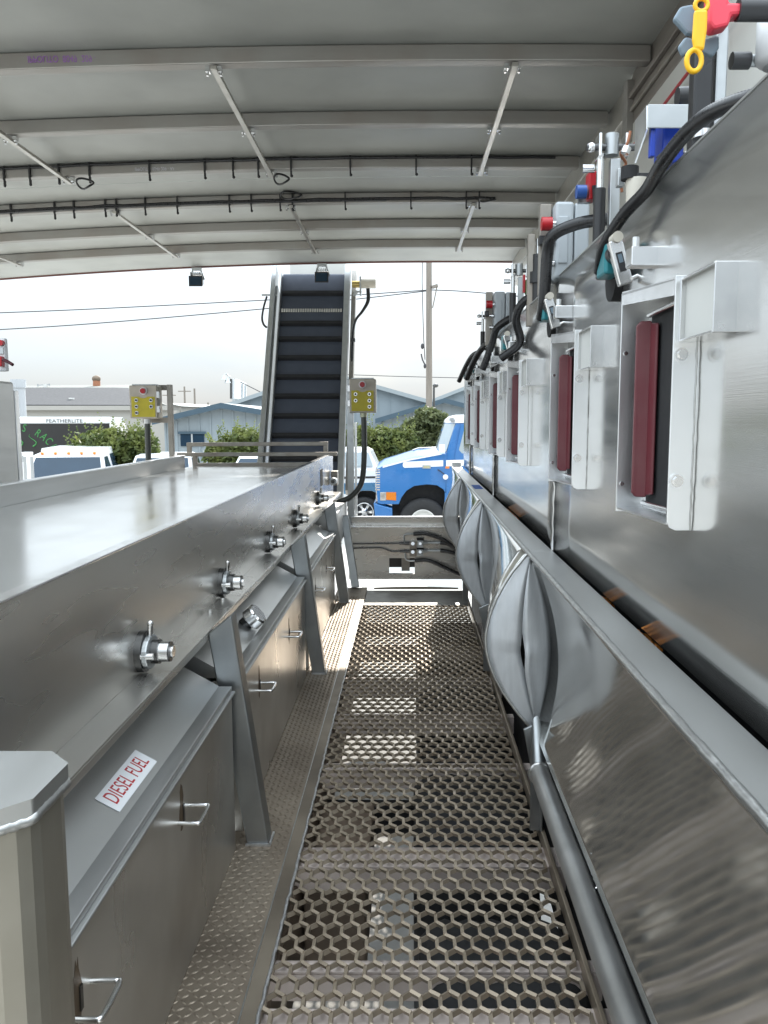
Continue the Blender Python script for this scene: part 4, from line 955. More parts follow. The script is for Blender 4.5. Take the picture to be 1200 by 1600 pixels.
# work lights hanging from the far roof edge
def wlight(px, py, label):
    Y = 10.35; c = P(px, py + 3, Y); t = T('work_light', label, 'work light', (c.x, Y, c.z + .12), 'work lights on the roof edge')
    zr = roof_z(c.x) + .03
    m = MB(); m.loft([[Vector((c.x + sx * w_, Y - .08 + q, c.z + sz * h_ - dz)) for sx, sz in ((-1, -1), (1, -1), (1, 1), (-1, 1))] for q, w_, h_, dz in ((0, .085, .065, .03), (.10, .075, .06, 0), (.16, .045, .04, .02))]); m.build('housing', M['black'], t, bev=.008)
    m = MB(); m.box(c.x - .07, c.x + .07, Y - .090, Y - .082, c.z - .08, c.z + .02); m.build('lens', M['glass'], t)
    m = MB()
    for k in range(7): m.box(c.x - .07 + .022 * k, c.x - .064 + .022 * k, Y - .06, Y + .05, c.z + .05, c.z + .085)
    m.build('cooling_fins', M['galv'], t)
    for sx in (-1, 1): MB().bar((c.x + sx * .09, Y, c.z), (c.x + sx * .05, Y, zr - .03), .012, .02).build('bracket_arm', M['galv'], t)
    B(c.x - .06, c.x + .06, Y - .02, Y + .02, zr - .035, zr).build('bracket', M['galv'], t)
wlight(308, 434, 'left black work light hanging against open sky'); wlight(503.5, 428, 'right black work light hanging before top of belt conveyor')

# steel hopper and duct at the left frame edge
hb = T('steel_hopper', 'plain steel hopper box standing at left frame edge beyond table', 'hopper', (-2.9, 4.6, -1))
p = P(22, 597, 4.85); B(-3.4, p.x, 3.9, 4.85, -1.6, p.z).build('body', M['slope'], hb, bev=.015)
B(p.x - .15, p.x + .0, 4.853, 4.90, -1.5, p.z - .05).build('rear_flange', M['plate'], hb, bev=.003)
dk = T('vent_stack', 'white vertical vent stack with collar rising behind the trailer', 'vent stack', tuple(P(31, 760, 30)))
a = P(22, 660, 30); b = P(38.5, 606, 30); MB().cyl(((a.x + b.x) / 2, 30, GZ), ((a.x + b.x) / 2, 30, b.z), (b.x - a.x) / 2, n=28).build('pipe', M['galvpale'], dk)
MB().cyl(((a.x + b.x) / 2, 30, b.z), ((a.x + b.x) / 2, 30, P(30, 593, 30).z), (b.x - a.x) / 2 + .04, n=28).build('collar', M['galvpale'], dk, bev=.006)
lv = T('lever_switch', 'white switch plate with red lever at left frame edge', 'switch', tuple(P(0, 580, 4.4)))
a = P(-14, 580, 4.4); b = P(6.5, 528, 4.4); B(a.x, b.x, 4.40, 4.44, a.z, b.z).build('plate', M['white'], lv, bev=.008)
c = P(2.5, 536, 4.395); MB().cyl((c.x, 4.40, c.z), (c.x, 4.375, c.z), .016, n=14).build('red_button', M['red'], lv, bev=.003)
a = P(-1, 553, 4.4); b = P(6, 543, 4.4); B(a.x, b.x, 4.39, 4.40, a.z, b.z).build('grey_label', M['galv'], lv)
a = P(0, 573, 4.39); b = P(6, 557, 4.39); B(a.x, b.x, 4.36, 4.398, a.z, b.z).build('lever_block', M['red'], lv, bev=.004)
MB().tube([P(5, 562, 4.35), P(12, 565, 4.34), P(20, 570, 4.33)], .009, 8).build('lever', mat('dark_red_lever', (.06, .008, .015), .4, 0, .1), lv)
MB().tube([P(-8, 575, 4.44), P(-8, 660, 4.44)], .02, 8).build('stem', M['galv'], lv)

# ================================================================== BLUE TRUCK
YK = 16.7
tk = T('blue_truck', 'bright blue long nosed truck with white stripe, facing left', 'truck', tuple(P(665, 857, YK)))
WK = 2.35; q2 = lambda px, py, d=0: P(px, py, YK) + Vector((0, d, 0))
# near and far fender panels with the wheel arch cut out
out = [(589, 733), (588, 760), (590, 786), (595, 788), (623, 788), (627, 778), (635, 767), (647, 759.5), (667, 757), (683, 758.5), (693, 765), (698, 775), (698, 709), (690, 709.5), (640, 718), (600, 728)]
def tri_prism(name, pts, d0, th, mt, parent, bev=0):
    m = MB(); m.prism([q2(a, b, d0) for a, b in pts], (0, th, 0)); return m.build(name, M[mt], parent, bev=bev)
hood_side = tri_prism('fender', out, 0, .06, 'truckblue', tk, .012); tri_prism('fender', out, WK - .06, .06, 'truckblue', tk, .012)
secs = []
for px, ps, pc_ in ((589, 733, 727), (598, 728.5, 721.5), (620, 722.5, 715), (645, 716.5, 707), (654, 714.5, 703.5), (684, 710, 702), (698, 709, 703)):
    r_ = []
    for f, dz in ((0, 0), (.03, .22), (.10, .42), (.25, .62), (.38, 1.0), (.62, 1.0), (.75, .62), (.90, .42), (.97, .22), (1, 0)):
        py = ps + (pc_ - ps) * dz; r_.append(q2(px, py, WK * f))
    secs.append(r_)
MB().grid(secs).build('hood', M['truckblue'], tk)
wsec = [[p + Vector((0, 0, .008)) for p in r_[4:6]] for r_ in secs[3:]]; MB().grid(wsec).build('hood_glare', M['carwhite'], tk)  # white strip painted on as glare along the blue hood crown
tri_prism('side_trim', [(598, 728), (640, 717.2), (690, 708.6), (690, 710.2), (640, 719.6), (598, 731)], -.008, .007, 'carwhite', tk)
tri_prism('stripe', [(632, 721.5), (692.5, 719), (692.5, 728.5), (632, 731), (629.8, 729), (629.2, 726), (630, 723)], -.006, .005, 'carwhite', tk)
tri_prism('grille', [(587, 731), (591, 731), (591, 784), (587, 784)], .12, WK - .24, 'chrome', tk)
for k in range(9):
    a = q2(586.3, 734 + 3.9 * k, .05); B(a.x, a.x + .10, YK - .004, YK + WK + .004, a.z - .014, a.z + .014).build('grille_bar', M['chrome'], tk)
hl = tri_prism('headlight', [(594, 769), (603, 769), (603, 782), (594, 782)], -.010, .01, 'chrome', tk, .003)
tri_prism('turn_signal', [(603.4, 769), (619, 769), (619, 782), (603.4, 781)], -.010, .01, 'amber', tk, .003)
tri_prism('bumper', [(584, 785), (590, 788), (613, 794), (613, 809), (586, 808)], -.03, .5, 'truckblue', tk, .02)
tri_prism('bumper', [(584, 785), (592, 787), (592, 809), (586, 808)], .48, WK - .5, 'truckblue', tk, .02)
tri_prism('under_body', [(612, 790), (640, 790), (640, 815), (612, 815)], .4, 1.5, 'blackmatt', tk)
tri_prism('arch_liner', [(624, 789), (628, 778), (636, 768), (648, 761), (667, 758), (683, 760), (700, 772), (700, 800), (624, 800)], .30, WK - .6, 'blackmatt', tk)
# cab
secs = []
for py, pf, pa, ins in ((800, 694, 694, 0), (728, 694, 697, 0), (708, 684, 698, .02), (672, 694, 709, .07), (661, 698.5, 714, .09)):
    c0_, c1_ = pf, pa
    secs.append([q2(pa, py, ins), q2(790, py, ins), q2(790, py, WK - ins), q2(pa, py, WK - ins), q2(pf, py, WK * .66), q2(pf, py, WK * .34)])
MB().loft(secs).build('cab', M['truckblue'], tk, bev=.01)
secs = []
for py, pf, pa, ins in ((660.8, 698, 713, .07), (656, 699.5, 713, .07), (650.5, 706, 718, .16), (648, 716, 728, .35)):
    secs.append([q2(pa, py, ins), q2(790, py, ins), q2(790, py, WK - ins), q2(pa, py, WK - ins), q2(pf, py, WK * .66), q2(pf, py, WK * .34)])
MB().loft(secs, True).build('cab_roof', M['carwhite'], tk)
for k in range(3):
    a = q2(704 + 2.6 * k, 655.5, .14 - .0 * k); B(a.x - .008, a.x + .012, a.y - .03, a.y + .3, a.z - .03, a.z + .035).build('roof_marker', M['galv'], tk)
# windshield: two slanted panes following the folded front of the cab
e = Vector((-.012, -.012, .004))
for s0, s1 in ((0, 5), ):
    m = MB(); A_ = [q2(698, 706, .05), q2(685, 705.5, WK * .34), q2(698.5, 662.5, WK * .34), q2(712.5, 662.5, .13)]
    m.add([p + e for p in A_], [(0, 1, 2, 3)]); m.build('windshield', M['paleglass'], tk, solid=.006)
m = MB(); m.add([q2(684, 705.5, WK * .34) + Vector((-.012, 0, 0)), q2(684, 705.5, WK * .66) + Vector((-.012, 0, 0)), q2(698.5, 662.5, WK * .66) + Vector((-.012, 0, 0)), q2(698.5, 662.5, WK * .34) + Vector((-.012, 0, 0))], [(0, 1, 2, 3)]); m.build('windshield', M['paleglass'], tk, solid=.006)
dr_ = tri_prism('door', [(712, 731), (711, 712), (720.5, 663), (765, 663), (765, 790), (714, 790)], -.006, .06, 'truckblue', tk, .004)
wn = MB(); wn.prism([q2(a, b, -.003) for a, b in ((717, 703), (725, 672), (760, 670), (760, 708), (722, 708.5))], (0, -.006, 0)); wn.build('window', M['paleglass'], dr_)
tri_prism('door_stripe', [(697, 719), (765, 717), (765, 727), (697, 728.5)], -.014, .006, 'carwhite', dr_)
tri_prism('orange_mark', [(696, 728.5), (702, 728.3), (702, 732), (696, 732)], -.01, .008, 'orange', tk)
MB().cyl(q2(696, 745, -.06), q2(696, 745, .0), .055, n=16).build('fuel_cap', M['carwhite'], tk)
MB().tube([q2(684, 734, -.01), q2(688, 736, -.04), q2(694, 741, -.03)], .012, 6).build('hood_latch', M['black'], tk)
bd = tri_prism('badge', [(660, 727), (673, 727), (673, 732), (660, 732)], -.014, .007, 'galv', tk)
p = q2(666.5, 729.5, -.0155); text('badge_text', '323', M['yellow'], bd, frame(p, (1.5, 0, 0), (0, 0, 1)), .055)
m = MB(); m.tube([q2(694, 708, -.0), q2(690, 700, -.12)], .012, 6); m.box(*(lambda a: (a.x - .07, a.x + .05, a.y - .16, a.y - .11, a.z - .05, a.z + .12))(q2(691, 703, 0))); m.build('mirror', M['carwhite'], tk)
def wheel_at(cx, cz, y, r, wd_, rim_r, parent, rimmat, n=32, spokes=0, ax=1):
    prof_ = [(rim_r, .02), (rim_r + .02, 0), (r * .9, 0), (r, .05), (r, wd_ - .05), (r * .9, wd_), (rim_r, wd_)]
    rows = [[Vector((cx + a_ * math.cos(t), y + d, cz + a_ * math.sin(t))) for a_, d in prof_] for t in [2 * math.pi * i / n for i in range(n + 1)]]
    o = MB().grid(rows).build('wheel', M['tyre'], parent)
    m = MB(); rows = [[Vector((cx + a_ * math.cos(t), y + d, cz + a_ * math.sin(t))) for a_, d in ((0, .07), (rim_r * .30, .07), (rim_r * .42, .10), (rim_r * .85, .07), (rim_r * .92, .015), (rim_r + .005, .01), (rim_r + .005, .04))] for t in [2 * math.pi * i / n for i in range(n + 1)]]
    m.grid(rows); rm = m.build('rim', M[rimmat], o)
    if spokes:
        for i in range(spokes):
            t = 2 * math.pi * (i + .5) / spokes; d_ = Vector((math.cos(t), 0, math.sin(t))); c = Vector((cx, y + .045, cz)) + d_ * rim_r * .63
            MB().cyl(c, c + Vector((0, .06, 0)), rim_r * .20, n=12).build('hole', M['blackmatt'], rm)
    return o
cw = P(661, 817, YK); wheel_at(cw.x, GZ + .51, YK + .05, .51, .28, .275, tk, 'hubwhite')
wheel_at(cw.x, GZ + .51, YK + WK - .3, .51, .28, .275, tk, 'hubwhite')
cw2 = cw.x + 4.2; wheel_at(cw2, GZ + .51, YK + .05, .51, .5, .275, tk, 'hubwhite')
B(P(800, 700, YK).x, P(800, 700, YK).x + 4, YK + .1, YK + WK - .1, -1.5, -1.3).build('rear_frame', M['blackmatt'], tk)

# ================================================================== OTHER PARKED VEHICLES
def vehicle(name, label, cat, loc, ang, L_, Wd, H, hood_h, cab0, cab1, paint, low=None, bed_h=None, camper=0, markers=0, group=None, sill=.45):
    """front points to local -y; built turned by `ang` about z and set down at loc"""
    t = T(name, label, cat, loc, group); Rz = Matrix.Rotation(ang, 3, 'Z'); O = Vector(loc)
    def put(m, nm, mt, par=t, **k):
        m.v = [tuple(O + Rz @ Vector(p)) for p in m.v]; return m.build(nm, M[mt] if isinstance(mt, str) else mt, par, **k)
    w = Wd / 2; bed_h = bed_h or hood_h; belt_h = hood_h + .02
    prof_ = [(0.0, sill), (0.0, hood_h * .88), (.12, hood_h * .97), (cab0, hood_h + .05), (cab1, belt_h), (L_, bed_h), (L_, sill)]
    m = MB(); m.loft([[Vector((x, y, z)) for y, z in prof_] for x in (-w, -w + .06, w - .06, w)]); put(m, 'body', paint, bev=.05)
    if low:
        for sx in (-1, 1): m = MB().box(sx * w - .012, sx * w + .012, .12, L_ - .1, sill + .08, hood_h * .66); put(m, 'lower_stripe', low)
    rk, bk = .62, .25; top = H; ins = .17
    cabm = MB(); cabm.loft([[Vector((-w + .03, cab0, belt_h)), Vector((w - .03, cab0, belt_h)), Vector((w - .03, cab1, belt_h)), Vector((-w + .03, cab1, belt_h))],
        [Vector((-w + ins, cab0 + rk, top - .05)), Vector((w - ins, cab0 + rk, top - .05)), Vector((w - ins, cab1 - bk, top - .05)), Vector((-w + ins, cab1 - bk, top - .05))],
        [Vector((-w + ins + .12, cab0 + rk + .15, top)), Vector((w - ins - .12, cab0 + rk + .15, top)), Vector((w - ins - .12, cab1 - bk - .1, top)), Vector((-w + ins + .12, cab1 - bk - .1, top))]]); cab_ = put(cabm, 'cab', paint, bev=.03)
    h0, h1 = belt_h + .05, top - .11
    def lerp(a, b, f): return a + (b - a) * f
    f0, f1 = (h0 - belt_h) / (top - .05 - belt_h), (h1 - belt_h) / (top - .05 - belt_h)
    def fr(f, x): return Vector((x * (w - .03 - (ins - .03) * f), cab0 + rk * f - .014, belt_h + (top - .05 - belt_h) * f))
    m = MB(); m.add([fr(f0, -.90), fr(f0, .90), fr(f1, .90), fr(f1, -.90)], [(0, 1, 2, 3)]); put(m, 'windshield', 'glass', cab_, solid=.008)
    def bk_(f, x): return Vector((x * (w - .03 - (ins - .03) * f), cab1 - bk * f + .014, belt_h + (top - .05 - belt_h) * f))
    m = MB(); m.add([bk_(f0, -.85), bk_(f0, .85), bk_(f1, .85), bk_(f1, -.85)], [(0, 1, 2, 3)]); put(m, 'rear_window', 'glass', cab_, solid=.008)
    for sx in (-1, 1):
        def sd_(f, g): 
            ya, yb = cab0 + rk * f, cab1 - bk * f; return Vector((sx * (w - .03 - (ins - .03) * f + .012), ya + (yb - ya) * g, belt_h + (top - .05 - belt_h) * f))
        for ga, gb in (((.10, .47), (.52, .92)) if cab1 - cab0 > 1.9 else ((.10, .90),)):
            m = MB(); m.add([sd_(f0, ga), sd_(f0, gb), sd_(f1, gb), sd_(f1, ga)], [(0, 1, 2, 3)]); put(m, 'side_window', 'glass', cab_, solid=.008)
        m = MB().box(sx * (w + .02) - .10, sx * (w + .02) + .10, cab0 + .35, cab0 + .45, belt_h + .05, belt_h + .24); put(m, 'mirror', 'black', t, bev=.03)
        for y in (L_ * .18, L_ * .80):
            mm = MB(); n = 24
            mm.cyl((sx * (w - .22), y, .36), (sx * (w + .01), y, .36), .36, n=n); wh = put(mm, 'wheel', 'tyre', t, bev=.03)
            mm = MB(); mm.cyl((sx * (w + .005), y, .36), (sx * (w + .02), y, .36), .21, n=20); put(mm, 'rim', 'chrome', wh)
            mm = MB(); mm.cyl((sx * (w - .1), y, .40), (sx * (w + .004), y, .40), .42, n=n); put(mm, 'arch', 'blackmatt', t)
        m = MB().box(sx * w * .78 - .14, sx * w * .78 + .14, -.02, .03, hood_h * .66, hood_h * .84); put(m, 'headlight', 'chrome', t, bev=.01)
    m = MB().box(-w * .5, w * .5, -.02, .02, hood_h * .62, hood_h * .84); put(m, 'grille', 'darkmetal', t)
    m = MB().box(-w, w, -.10, .04, sill - .02, sill + .18); put(m, 'bumper', 'chrome', t, bev=.03)
    if camper:
        m = MB(); m.loft([[Vector((-w + .05, cab1 + .02, bed_h + .03)), Vector((w - .05, cab1 + .02, bed_h + .03)), Vector((w - .05, L_ - .05, bed_h + .03)), Vector((-w + .05, L_ - .05, bed_h + .03))],
            [Vector((-w + .22, cab1 - .2, top + .09)), Vector((w - .22, cab1 - .2, top + .09)), Vector((w - .22, L_ - .35, top + .09)), Vector((-w + .22, L_ - .35, top + .09))]]); cp_ = put(m, 'camper_shell', paint, t, bev=.05)
        hh = top + .06 - bed_h
        for sx in (-1, 1):
            m = MB(); m.add([Vector((sx * (w - .05 - .17 * f + .012), y, bed_h + .03 + hh * f)) for y, f in ((cab1 + .35, .25), (L_ - .45, .25), (L_ - .6, .78), (cab1 + .35, .78))], [(0, 1, 2, 3)]); put(m, 'shell_window', 'glass', cp_, solid=.008)
    for k in range(markers):
        x = (k - (markers - 1) / 2) * .30; m = MB().box(x - .035, x + .035, cab0 + rk - .02, cab0 + rk + .05, top - .04, top + .015); put(m, 'marker_lamp', 'orange', t, bev=.01)
    return t
a = P(98, 700, 19.5)
vehicle('pickup_truck', 'white pickup with camper shell and orange roof lamps at left', 'pickup', (a.x + .46, 17.9, GZ), R(13), 5.3, 1.95, 1.86, 1.16, 1.25, 2.7, 'carwhite', camper=1, markers=5)
a = P(254, 712, 21); vehicle('parked_car', 'white car half hidden behind post of the left control box', 'car', (a.x, 20, GZ), R(8), 4.6, 1.8, 1.74, 1.08, 1.3, 3.7, 'carwhite', group='parked cars behind the table')
a = P(392, 713, 21); vehicle('parked_car', 'white car whose roof shows behind the guard rail bars', 'car', (a.x, 20, GZ), R(-6), 4.6, 1.8, 1.72, 1.08, 1.3, 3.7, 'carwhite', group='parked cars behind the table')
# two tone pickup between the conveyor and the blue truck: seen from its side
YP = 19.7
pk = T('pickup_truck', 'white over slate blue pickup parked left of the blue truck', 'pickup', tuple(P(570, 826, YP)))
qp = lambda px, py, d=0: P(px, py, YP) + Vector((0, d, 0))
def ppr(name, pts, d0, th, mt, parent, bev=0):
    m = MB(); m.prism([qp(x, y, d0) for x, y in pts], (0, th, 0)); return m.build(name, M[mt], parent, bev=bev)
ppr('body', [(440, 733), (545, 732), (592, 733), (660, 738), (662, 760), (660, 795), (604, 795), (601, 782), (593, 772), (580, 767), (566, 767), (552, 772), (543, 783), (540, 797), (440, 797)], 0, 1.9, 'carwhite', pk, .03)
ppr('lower_stripe', [(440, 757), (592, 754), (600, 756), (660, 757), (660, 768), (594, 772), (580, 766.5), (566, 766.5), (552, 771.5), (440, 772)], -.010, .012, 'carblue', pk, .004)
ppr('trim_line', [(440, 746), (592, 744), (592, 747), (440, 750)], -.010, .012, 'black', pk)
secs = [[qp(480, py, i), qp(x1, py, i), qp(x1, py, 1.9 - i), qp(480, py, 1.9 - i)] for py, x1, i in ((733, 590, .04), (706, 578, .16), (701.5, 570, .26))]
cb_ = MB().loft(secs).build('cab', M['carwhite'], pk, bev=.03)
for pts in ([(549, 729), (582.5, 729), (575, 707.5), (549, 707.5)], [(505, 729), (545, 729), (545, 707.5), (505, 707.5)]):
    m = MB(); m.prism([qp(x, y, .03 + (729 - y) / 21.5 * .105) for x, y in pts], (0, -.012, 0)); m.build('window', M['paleglass'], cb_)
c = qp(569, 801, .02); wheel_at(c.x, GZ + .38, YP + .02, .38, .25, .24, pk, 'chrome', spokes=6)
c = qp(400, 801, .02); wheel_at(c.x, GZ + .38, YP + .02, .38, .25, .24, pk, 'chrome', spokes=6)
ppr('arch_liner', [(541, 800), (544, 783), (553, 772.5), (566, 768), (580, 768), (592, 773), (600, 783), (603, 800)], .3, 1.2, 'blackmatt', pk)

# enclosed trailer
tr_ = T('enclosed_trailer', 'long black trailer with white roof band and green lettering', 'trailer', (-12, 24, GZ))
pA = P(173, 652, 24.0); dirL = Vector((-.982, -.188, 0)); dirD = Vector((-.188, .982, 0))
base = Vector((pA.x, 24.0, 0)); zt3 = P(173, 651.5, 24).z; zb3 = P(173, 662, 24).z; LT, WDt = 9.5, 2.5
def tq(l, d, z): return base + dirL * l + dirD * d + Vector((0, 0, z))
m = MB(); m.loft([[tq(l, d, z) for d, z in ((0, -1.95), (0, zb3), (WDt, zb3), (WDt, -1.95))] for l in (.05, LT)]); m.build('side_body', M['trailerblack'], tr_)
m = MB(); m.loft([[tq(l, d, z) for d, z in ((-.01, zb3), (-.01, zt3 - .04), (.05, zt3), (WDt - .05, zt3), (WDt + .01, zt3 - .04), (WDt + .01, zb3))] for l in (.02, LT)]); m.build('roof_band', M['carwhite'], tr_, bev=.03)
m = MB(); m.loft([[tq(l, d, z) for d, z in ((-.005, -1.95), (-.005, zb3), (WDt + .005, zb3), (WDt + .005, -1.95))] for l in (-.03, .045)]); m.build('end_wall', M['hubwhite'], tr_, bev=.02)
for d in (.8, 1.7): m = MB(); m.loft([[tq(l, dd, z) for dd, z in ((d - .01, -1.9), (d - .01, zb3), (d + .01, zb3), (d + .01, -1.9))] for l in (-.036, -.03)]); m.build('door_seam', M['galv'], tr_)
sd_dir = -dirL
def on_side(l, z): return tq(l, -.016, z)
l1 = 1.55; text('roof_lettering', 'FEATHERLITE', M['darkmetal'], tr_, frame(tq(l1 - .25, -.018, (zt3 + zb3) / 2 - .02), sd_dir * 1.15, (0, 0, 1)), .15)
cxl = 2.72; zc0 = P(60, 700, 24).z - .80; rad = .98
wd_txt = 'BOYS RACING'
for i, chh in enumerate(wd_txt):
    if chh == ' ': continue
    ang = R(102 - i * 9.6); px_, pz_ = rad * math.cos(ang) * 1.25, rad * math.sin(ang)
    o = on_side(cxl + .05 - px_, zc0 + .45 + pz_); x_ = Vector((sd_dir.x * math.sin(ang), sd_dir.y * math.sin(ang), -math.cos(ang))); y_ = Vector((sd_dir.x * math.cos(ang), sd_dir.y * math.cos(ang), math.sin(ang)))
    text('side_letter', chh, M['limegreen'], tr_, frame(o, x_ * .85, y_ * 1.25), .26)
m = MB(); cc = on_side(2.95, zc0 + .70)
m.tube([cc + sd_dir * (.42 * math.cos(q)) + Vector((0, 0, .24 * math.sin(q))) for q in [math.pi * i / 16 for i in range(17)]], .018, 5); m.build('painted_arch', M['carwhite'], tr_)
for s_0 in (-.45, -.05, .38, .75):
    m = MB(); m.tube([cc + sd_dir * (s_0 + .10 * math.sin(i * .9)) + Vector((0, 0, .16 + .06 * i)) for i in range(7)], lambda f: .02 * (1 - f) + .004, 5); m.build('painted_flame', M['limegreen'], tr_)
for l in (3.6, 4.6):
    m = MB(); c = tq(l, .05, GZ + .36); m.cyl(c, c + dirD * .2, .36, n=20); m.build('wheel', M['tyre'], tr_)
# white utility cabinet behind the hopper
uc = T('utility_cabinet', 'small white ribbed cabinet beside the white pickup', 'cabinet', tuple(P(38, 770, 12)))
a = P(10, 740, 12); b = P(52, 706, 12.6); B(a.x, b.x, 12, 12.6, GZ, b.z).build('body', M['carwhite'], uc, bev=.01)
for px in (25, 38.5, 49.5): p = P(px, 720, 11.99); B(p.x - .02, p.x + .02, 11.985, 12, GZ + .1, b.z - .05).build('rib', M['galv'], uc)
B(a.x + .08, P(36, 700, 12).x, 11.99, 12, P(30, 722, 12).z, P(30, 712, 12).z).build('panel', M['galv'], uc)

# ================================================================== BUILDINGS
def gable(name, label, Y, eaveL, peak, eaveR, depth, wallm, trimm, roofm, ribs=.55, ov=.5):
    a, p, b = P(*eaveL, Y), P(*peak, Y), P(*eaveR, Y); t = T(name, label, 'building', (p.x, Y, GZ), 'blue metal sheds')
    m = MB(); m.prism([(a.x, Y, GZ), (b.x, Y, GZ), b, p, a], (0, depth, 0)); wl = m.build('wall', M[wallm], t)
    m = MB(); n = int((b.x - a.x) / ribs)
    for i in range(n + 1):
        x = a.x + (b.x - a.x) * i / n; z = a.z + (p.z - a.z) * (x - a.x) / (p.x - a.x) if x < p.x else p.z + (b.z - p.z) * (x - p.x) / (b.x - p.x)
        m.box(x - .045, x + .045, Y - .04, Y - .001, GZ, z - .12)
    m.build('siding_ribs', M[wallm], t)
    dl = (a - p).normalized(); dr2 = (b - p).normalized(); th = Vector((0, 0, .14))
    for e, d in ((a, dl), (b, dr2)):
        q = e + d * ov; m = MB(); m.prism([p + Vector((0, -ov, .02)), q + Vector((0, -ov, .02)), q + Vector((0, -ov, .02)) + th, p + Vector((0, -ov, .02)) + th], (0, depth + ov, 0)); rf = m.build('roof', M[roofm], t)
        m = MB(); m.prism([p + Vector((0, -ov - .05, -.10)), q + Vector((0, -ov - .05, -.10)), q + Vector((0, -ov - .05, .03)) + th, p + Vector((0, -ov - .05, .03)) + th], (0, .048, 0)); m.build('fascia', M[trimm], rf)
    return t
ga = gable('metal_shed', 'pale blue metal shed with low gable left of belt conveyor', 40, (258, 657), (349, 635), (470, 655), 25, 'blueshed', 'shedtrim', 'shedroof')
a = P(283, 697, 40); b = P(319, 678, 40); wd0 = B(a.x, b.x, 39.93, 39.97, a.z, b.z).build('window', M['glass'], ga)
B(P(301, 697, 40).x - .04, P(301, 697, 40).x + .04, 39.90, 39.929, a.z, b.z).build('mullion', M['galv'], wd0)
B(a.x - .1, b.x + .1, 39.86, 39.93, b.z, b.z + .12).build('frame', M['shedtrim'], wd0)
gable('metal_shed', 'tall pale blue shed whose peak hides behind the belt conveyor', 54, (352, 636), (509, 583), (682, 632), 30, 'blueshed', 'shedroof', 'shedroof', .75)
gable('metal_shed', 'low blue shed with dark eave trim behind the leaning tree', 46, (600, 655), (694, 627), (800, 655), 20, 'blueshed', 'shedtrim', 'shedroof')
gable('metal_shed', 'distant blue shed rising behind the utility pole', 62, (676, 627), (770, 590), (880, 628), 30, 'blueshed', 'shedroof', 'shedroof', .8)
bb = T('beige_building', 'beige building with dark shingle roof behind the trailer', 'building', tuple(P(150, 690, 55)))
a = P(-140, 634, 55); b = P(262, 634, 55); B(a.x, b.x, 55, 75, GZ, a.z - .3).build('wall', M['beige'], bb)
B(a.x, b.x + .2, 54.7, 54.99, a.z - .3, a.z + .0).build('fascia', M['beige'], bb)
m = MB(); m.add([P(-140, 633, 54.9), P(252, 634, 54.9), P(200, 607, 62), P(180, 606.5, 62), P(-140, 606.5, 62)], [(0, 1, 2, 3, 4)]); m.build('shingle_roof', M['shingle'], bb, solid=.1)
m = MB(); m.prism([P(-140, 613, 63), P(205, 612, 63), P(205, 601, 70), P(-140, 604, 70)], (0, 0, -.4)); m.build('upper_roof', M['pale_felt'], bb)
m = MB(); m.prism([P(205, 611, 63), P(262, 634, 58), P(240, 625, 70), P(205, 601, 70)], (0, 0, -.3)); m.build('hip_roof', M['pale_felt'], bb)
v = T('roof_vent', 'rusty mushroom roof vent on ridge of the beige building', 'vent', tuple(P(151, 602, 69)))
p0 = P(151, 606, 69); p1 = P(151, 595, 69); MB().cyl(p0, p1, .30, n=16).build('stack', M['terracotta'], v)
MB().ball(P(150.5, 592, 69), .36, .36, .30).build('cowl', M['rust'], v)
v = T('roof_pipe', 'small pale vent pipe on the dark shingle roof', 'vent', tuple(P(112, 632, 56)))
MB().cyl(P(112, 634, 57), P(112, 623, 57), .13, n=10).cyl(P(112, 624, 57), P(112, 621.5, 57), .20, n=10).build('pipe', M['hubwhite'], v)
v = T('roof_antenna', 'low pale antenna frame on upper roof of the beige building', 'antenna', tuple(P(70, 606, 68)))
MB().cyl(P(71, 608, 68), P(71, 600, 68), .16, n=8).build('mast', M['hubwhite'], v); MB().bar(P(59, 602, 68), P(78, 601, 68), .07).bar(P(59, 604, 68), P(59, 600, 68), .08).bar(P(77, 603, 68), P(77, 599.5, 68), .08).build('crossbar', M['galv'], v)
b2 = T('stucco_annex', 'pale cream annex right of the beige building, roof edge sloping', 'building', tuple(P(280, 690, 58)))
m = MB(); m.prism([P(262.5, 630, 58), P(283, 634, 58), P(283, 634, 58) * 1 + Vector((0, 0, -6)), P(262.5, 630, 58) + Vector((0, 0, -6))], (2, 22, 0)); m.build('wall', M['beige'], b2)
m = MB(); m.prism([P(262.5, 629.5, 57.8), P(285, 634, 57.8), P(285, 635, 57.8), P(262.5, 631, 57.8)], (2, 22, 0)); m.build('roof_edge', M['hubwhite'], b2)

# billboard with two lamps
bl_ = T('roof_sign', 'white panel sign with two lamps above the low blue shed', 'sign', tuple(P(362, 630, 56)))
pa, pb = P(360, 592, 56), P(375, 599, 61); pa2, pb2 = P(360, 623, 56), P(375, 629, 61)
m = MB(); m.prism([pa, pb, pb2, pa2], (.5, -.1, 0)); m.build('panel', M['white'], bl_); m = MB(); m.prism([pa + Vector((-.02, -.06, 0)), pa + Vector((.14, -.16, 0)), pa2 + Vector((.14, -.16, 0)), pa2 + Vector((-.02, -.06, 0))], (0, .05, 0)); m.build('edge', M['darkmetal'], bl_)
for f in (.45, .8):
    p = pa.lerp(pb, f); q = pa2.lerp(pb2, f); MB().bar(p + Vector((.55, -.13, -.2)), q + Vector((.55, -.13, .2)), .10).build('upright', M['galv'], bl_)
MB().bar(pa2 + Vector((.2, 0, 0)), pa2 + Vector((.2, 0, -2)), .12).build('leg', M['galv'], bl_)
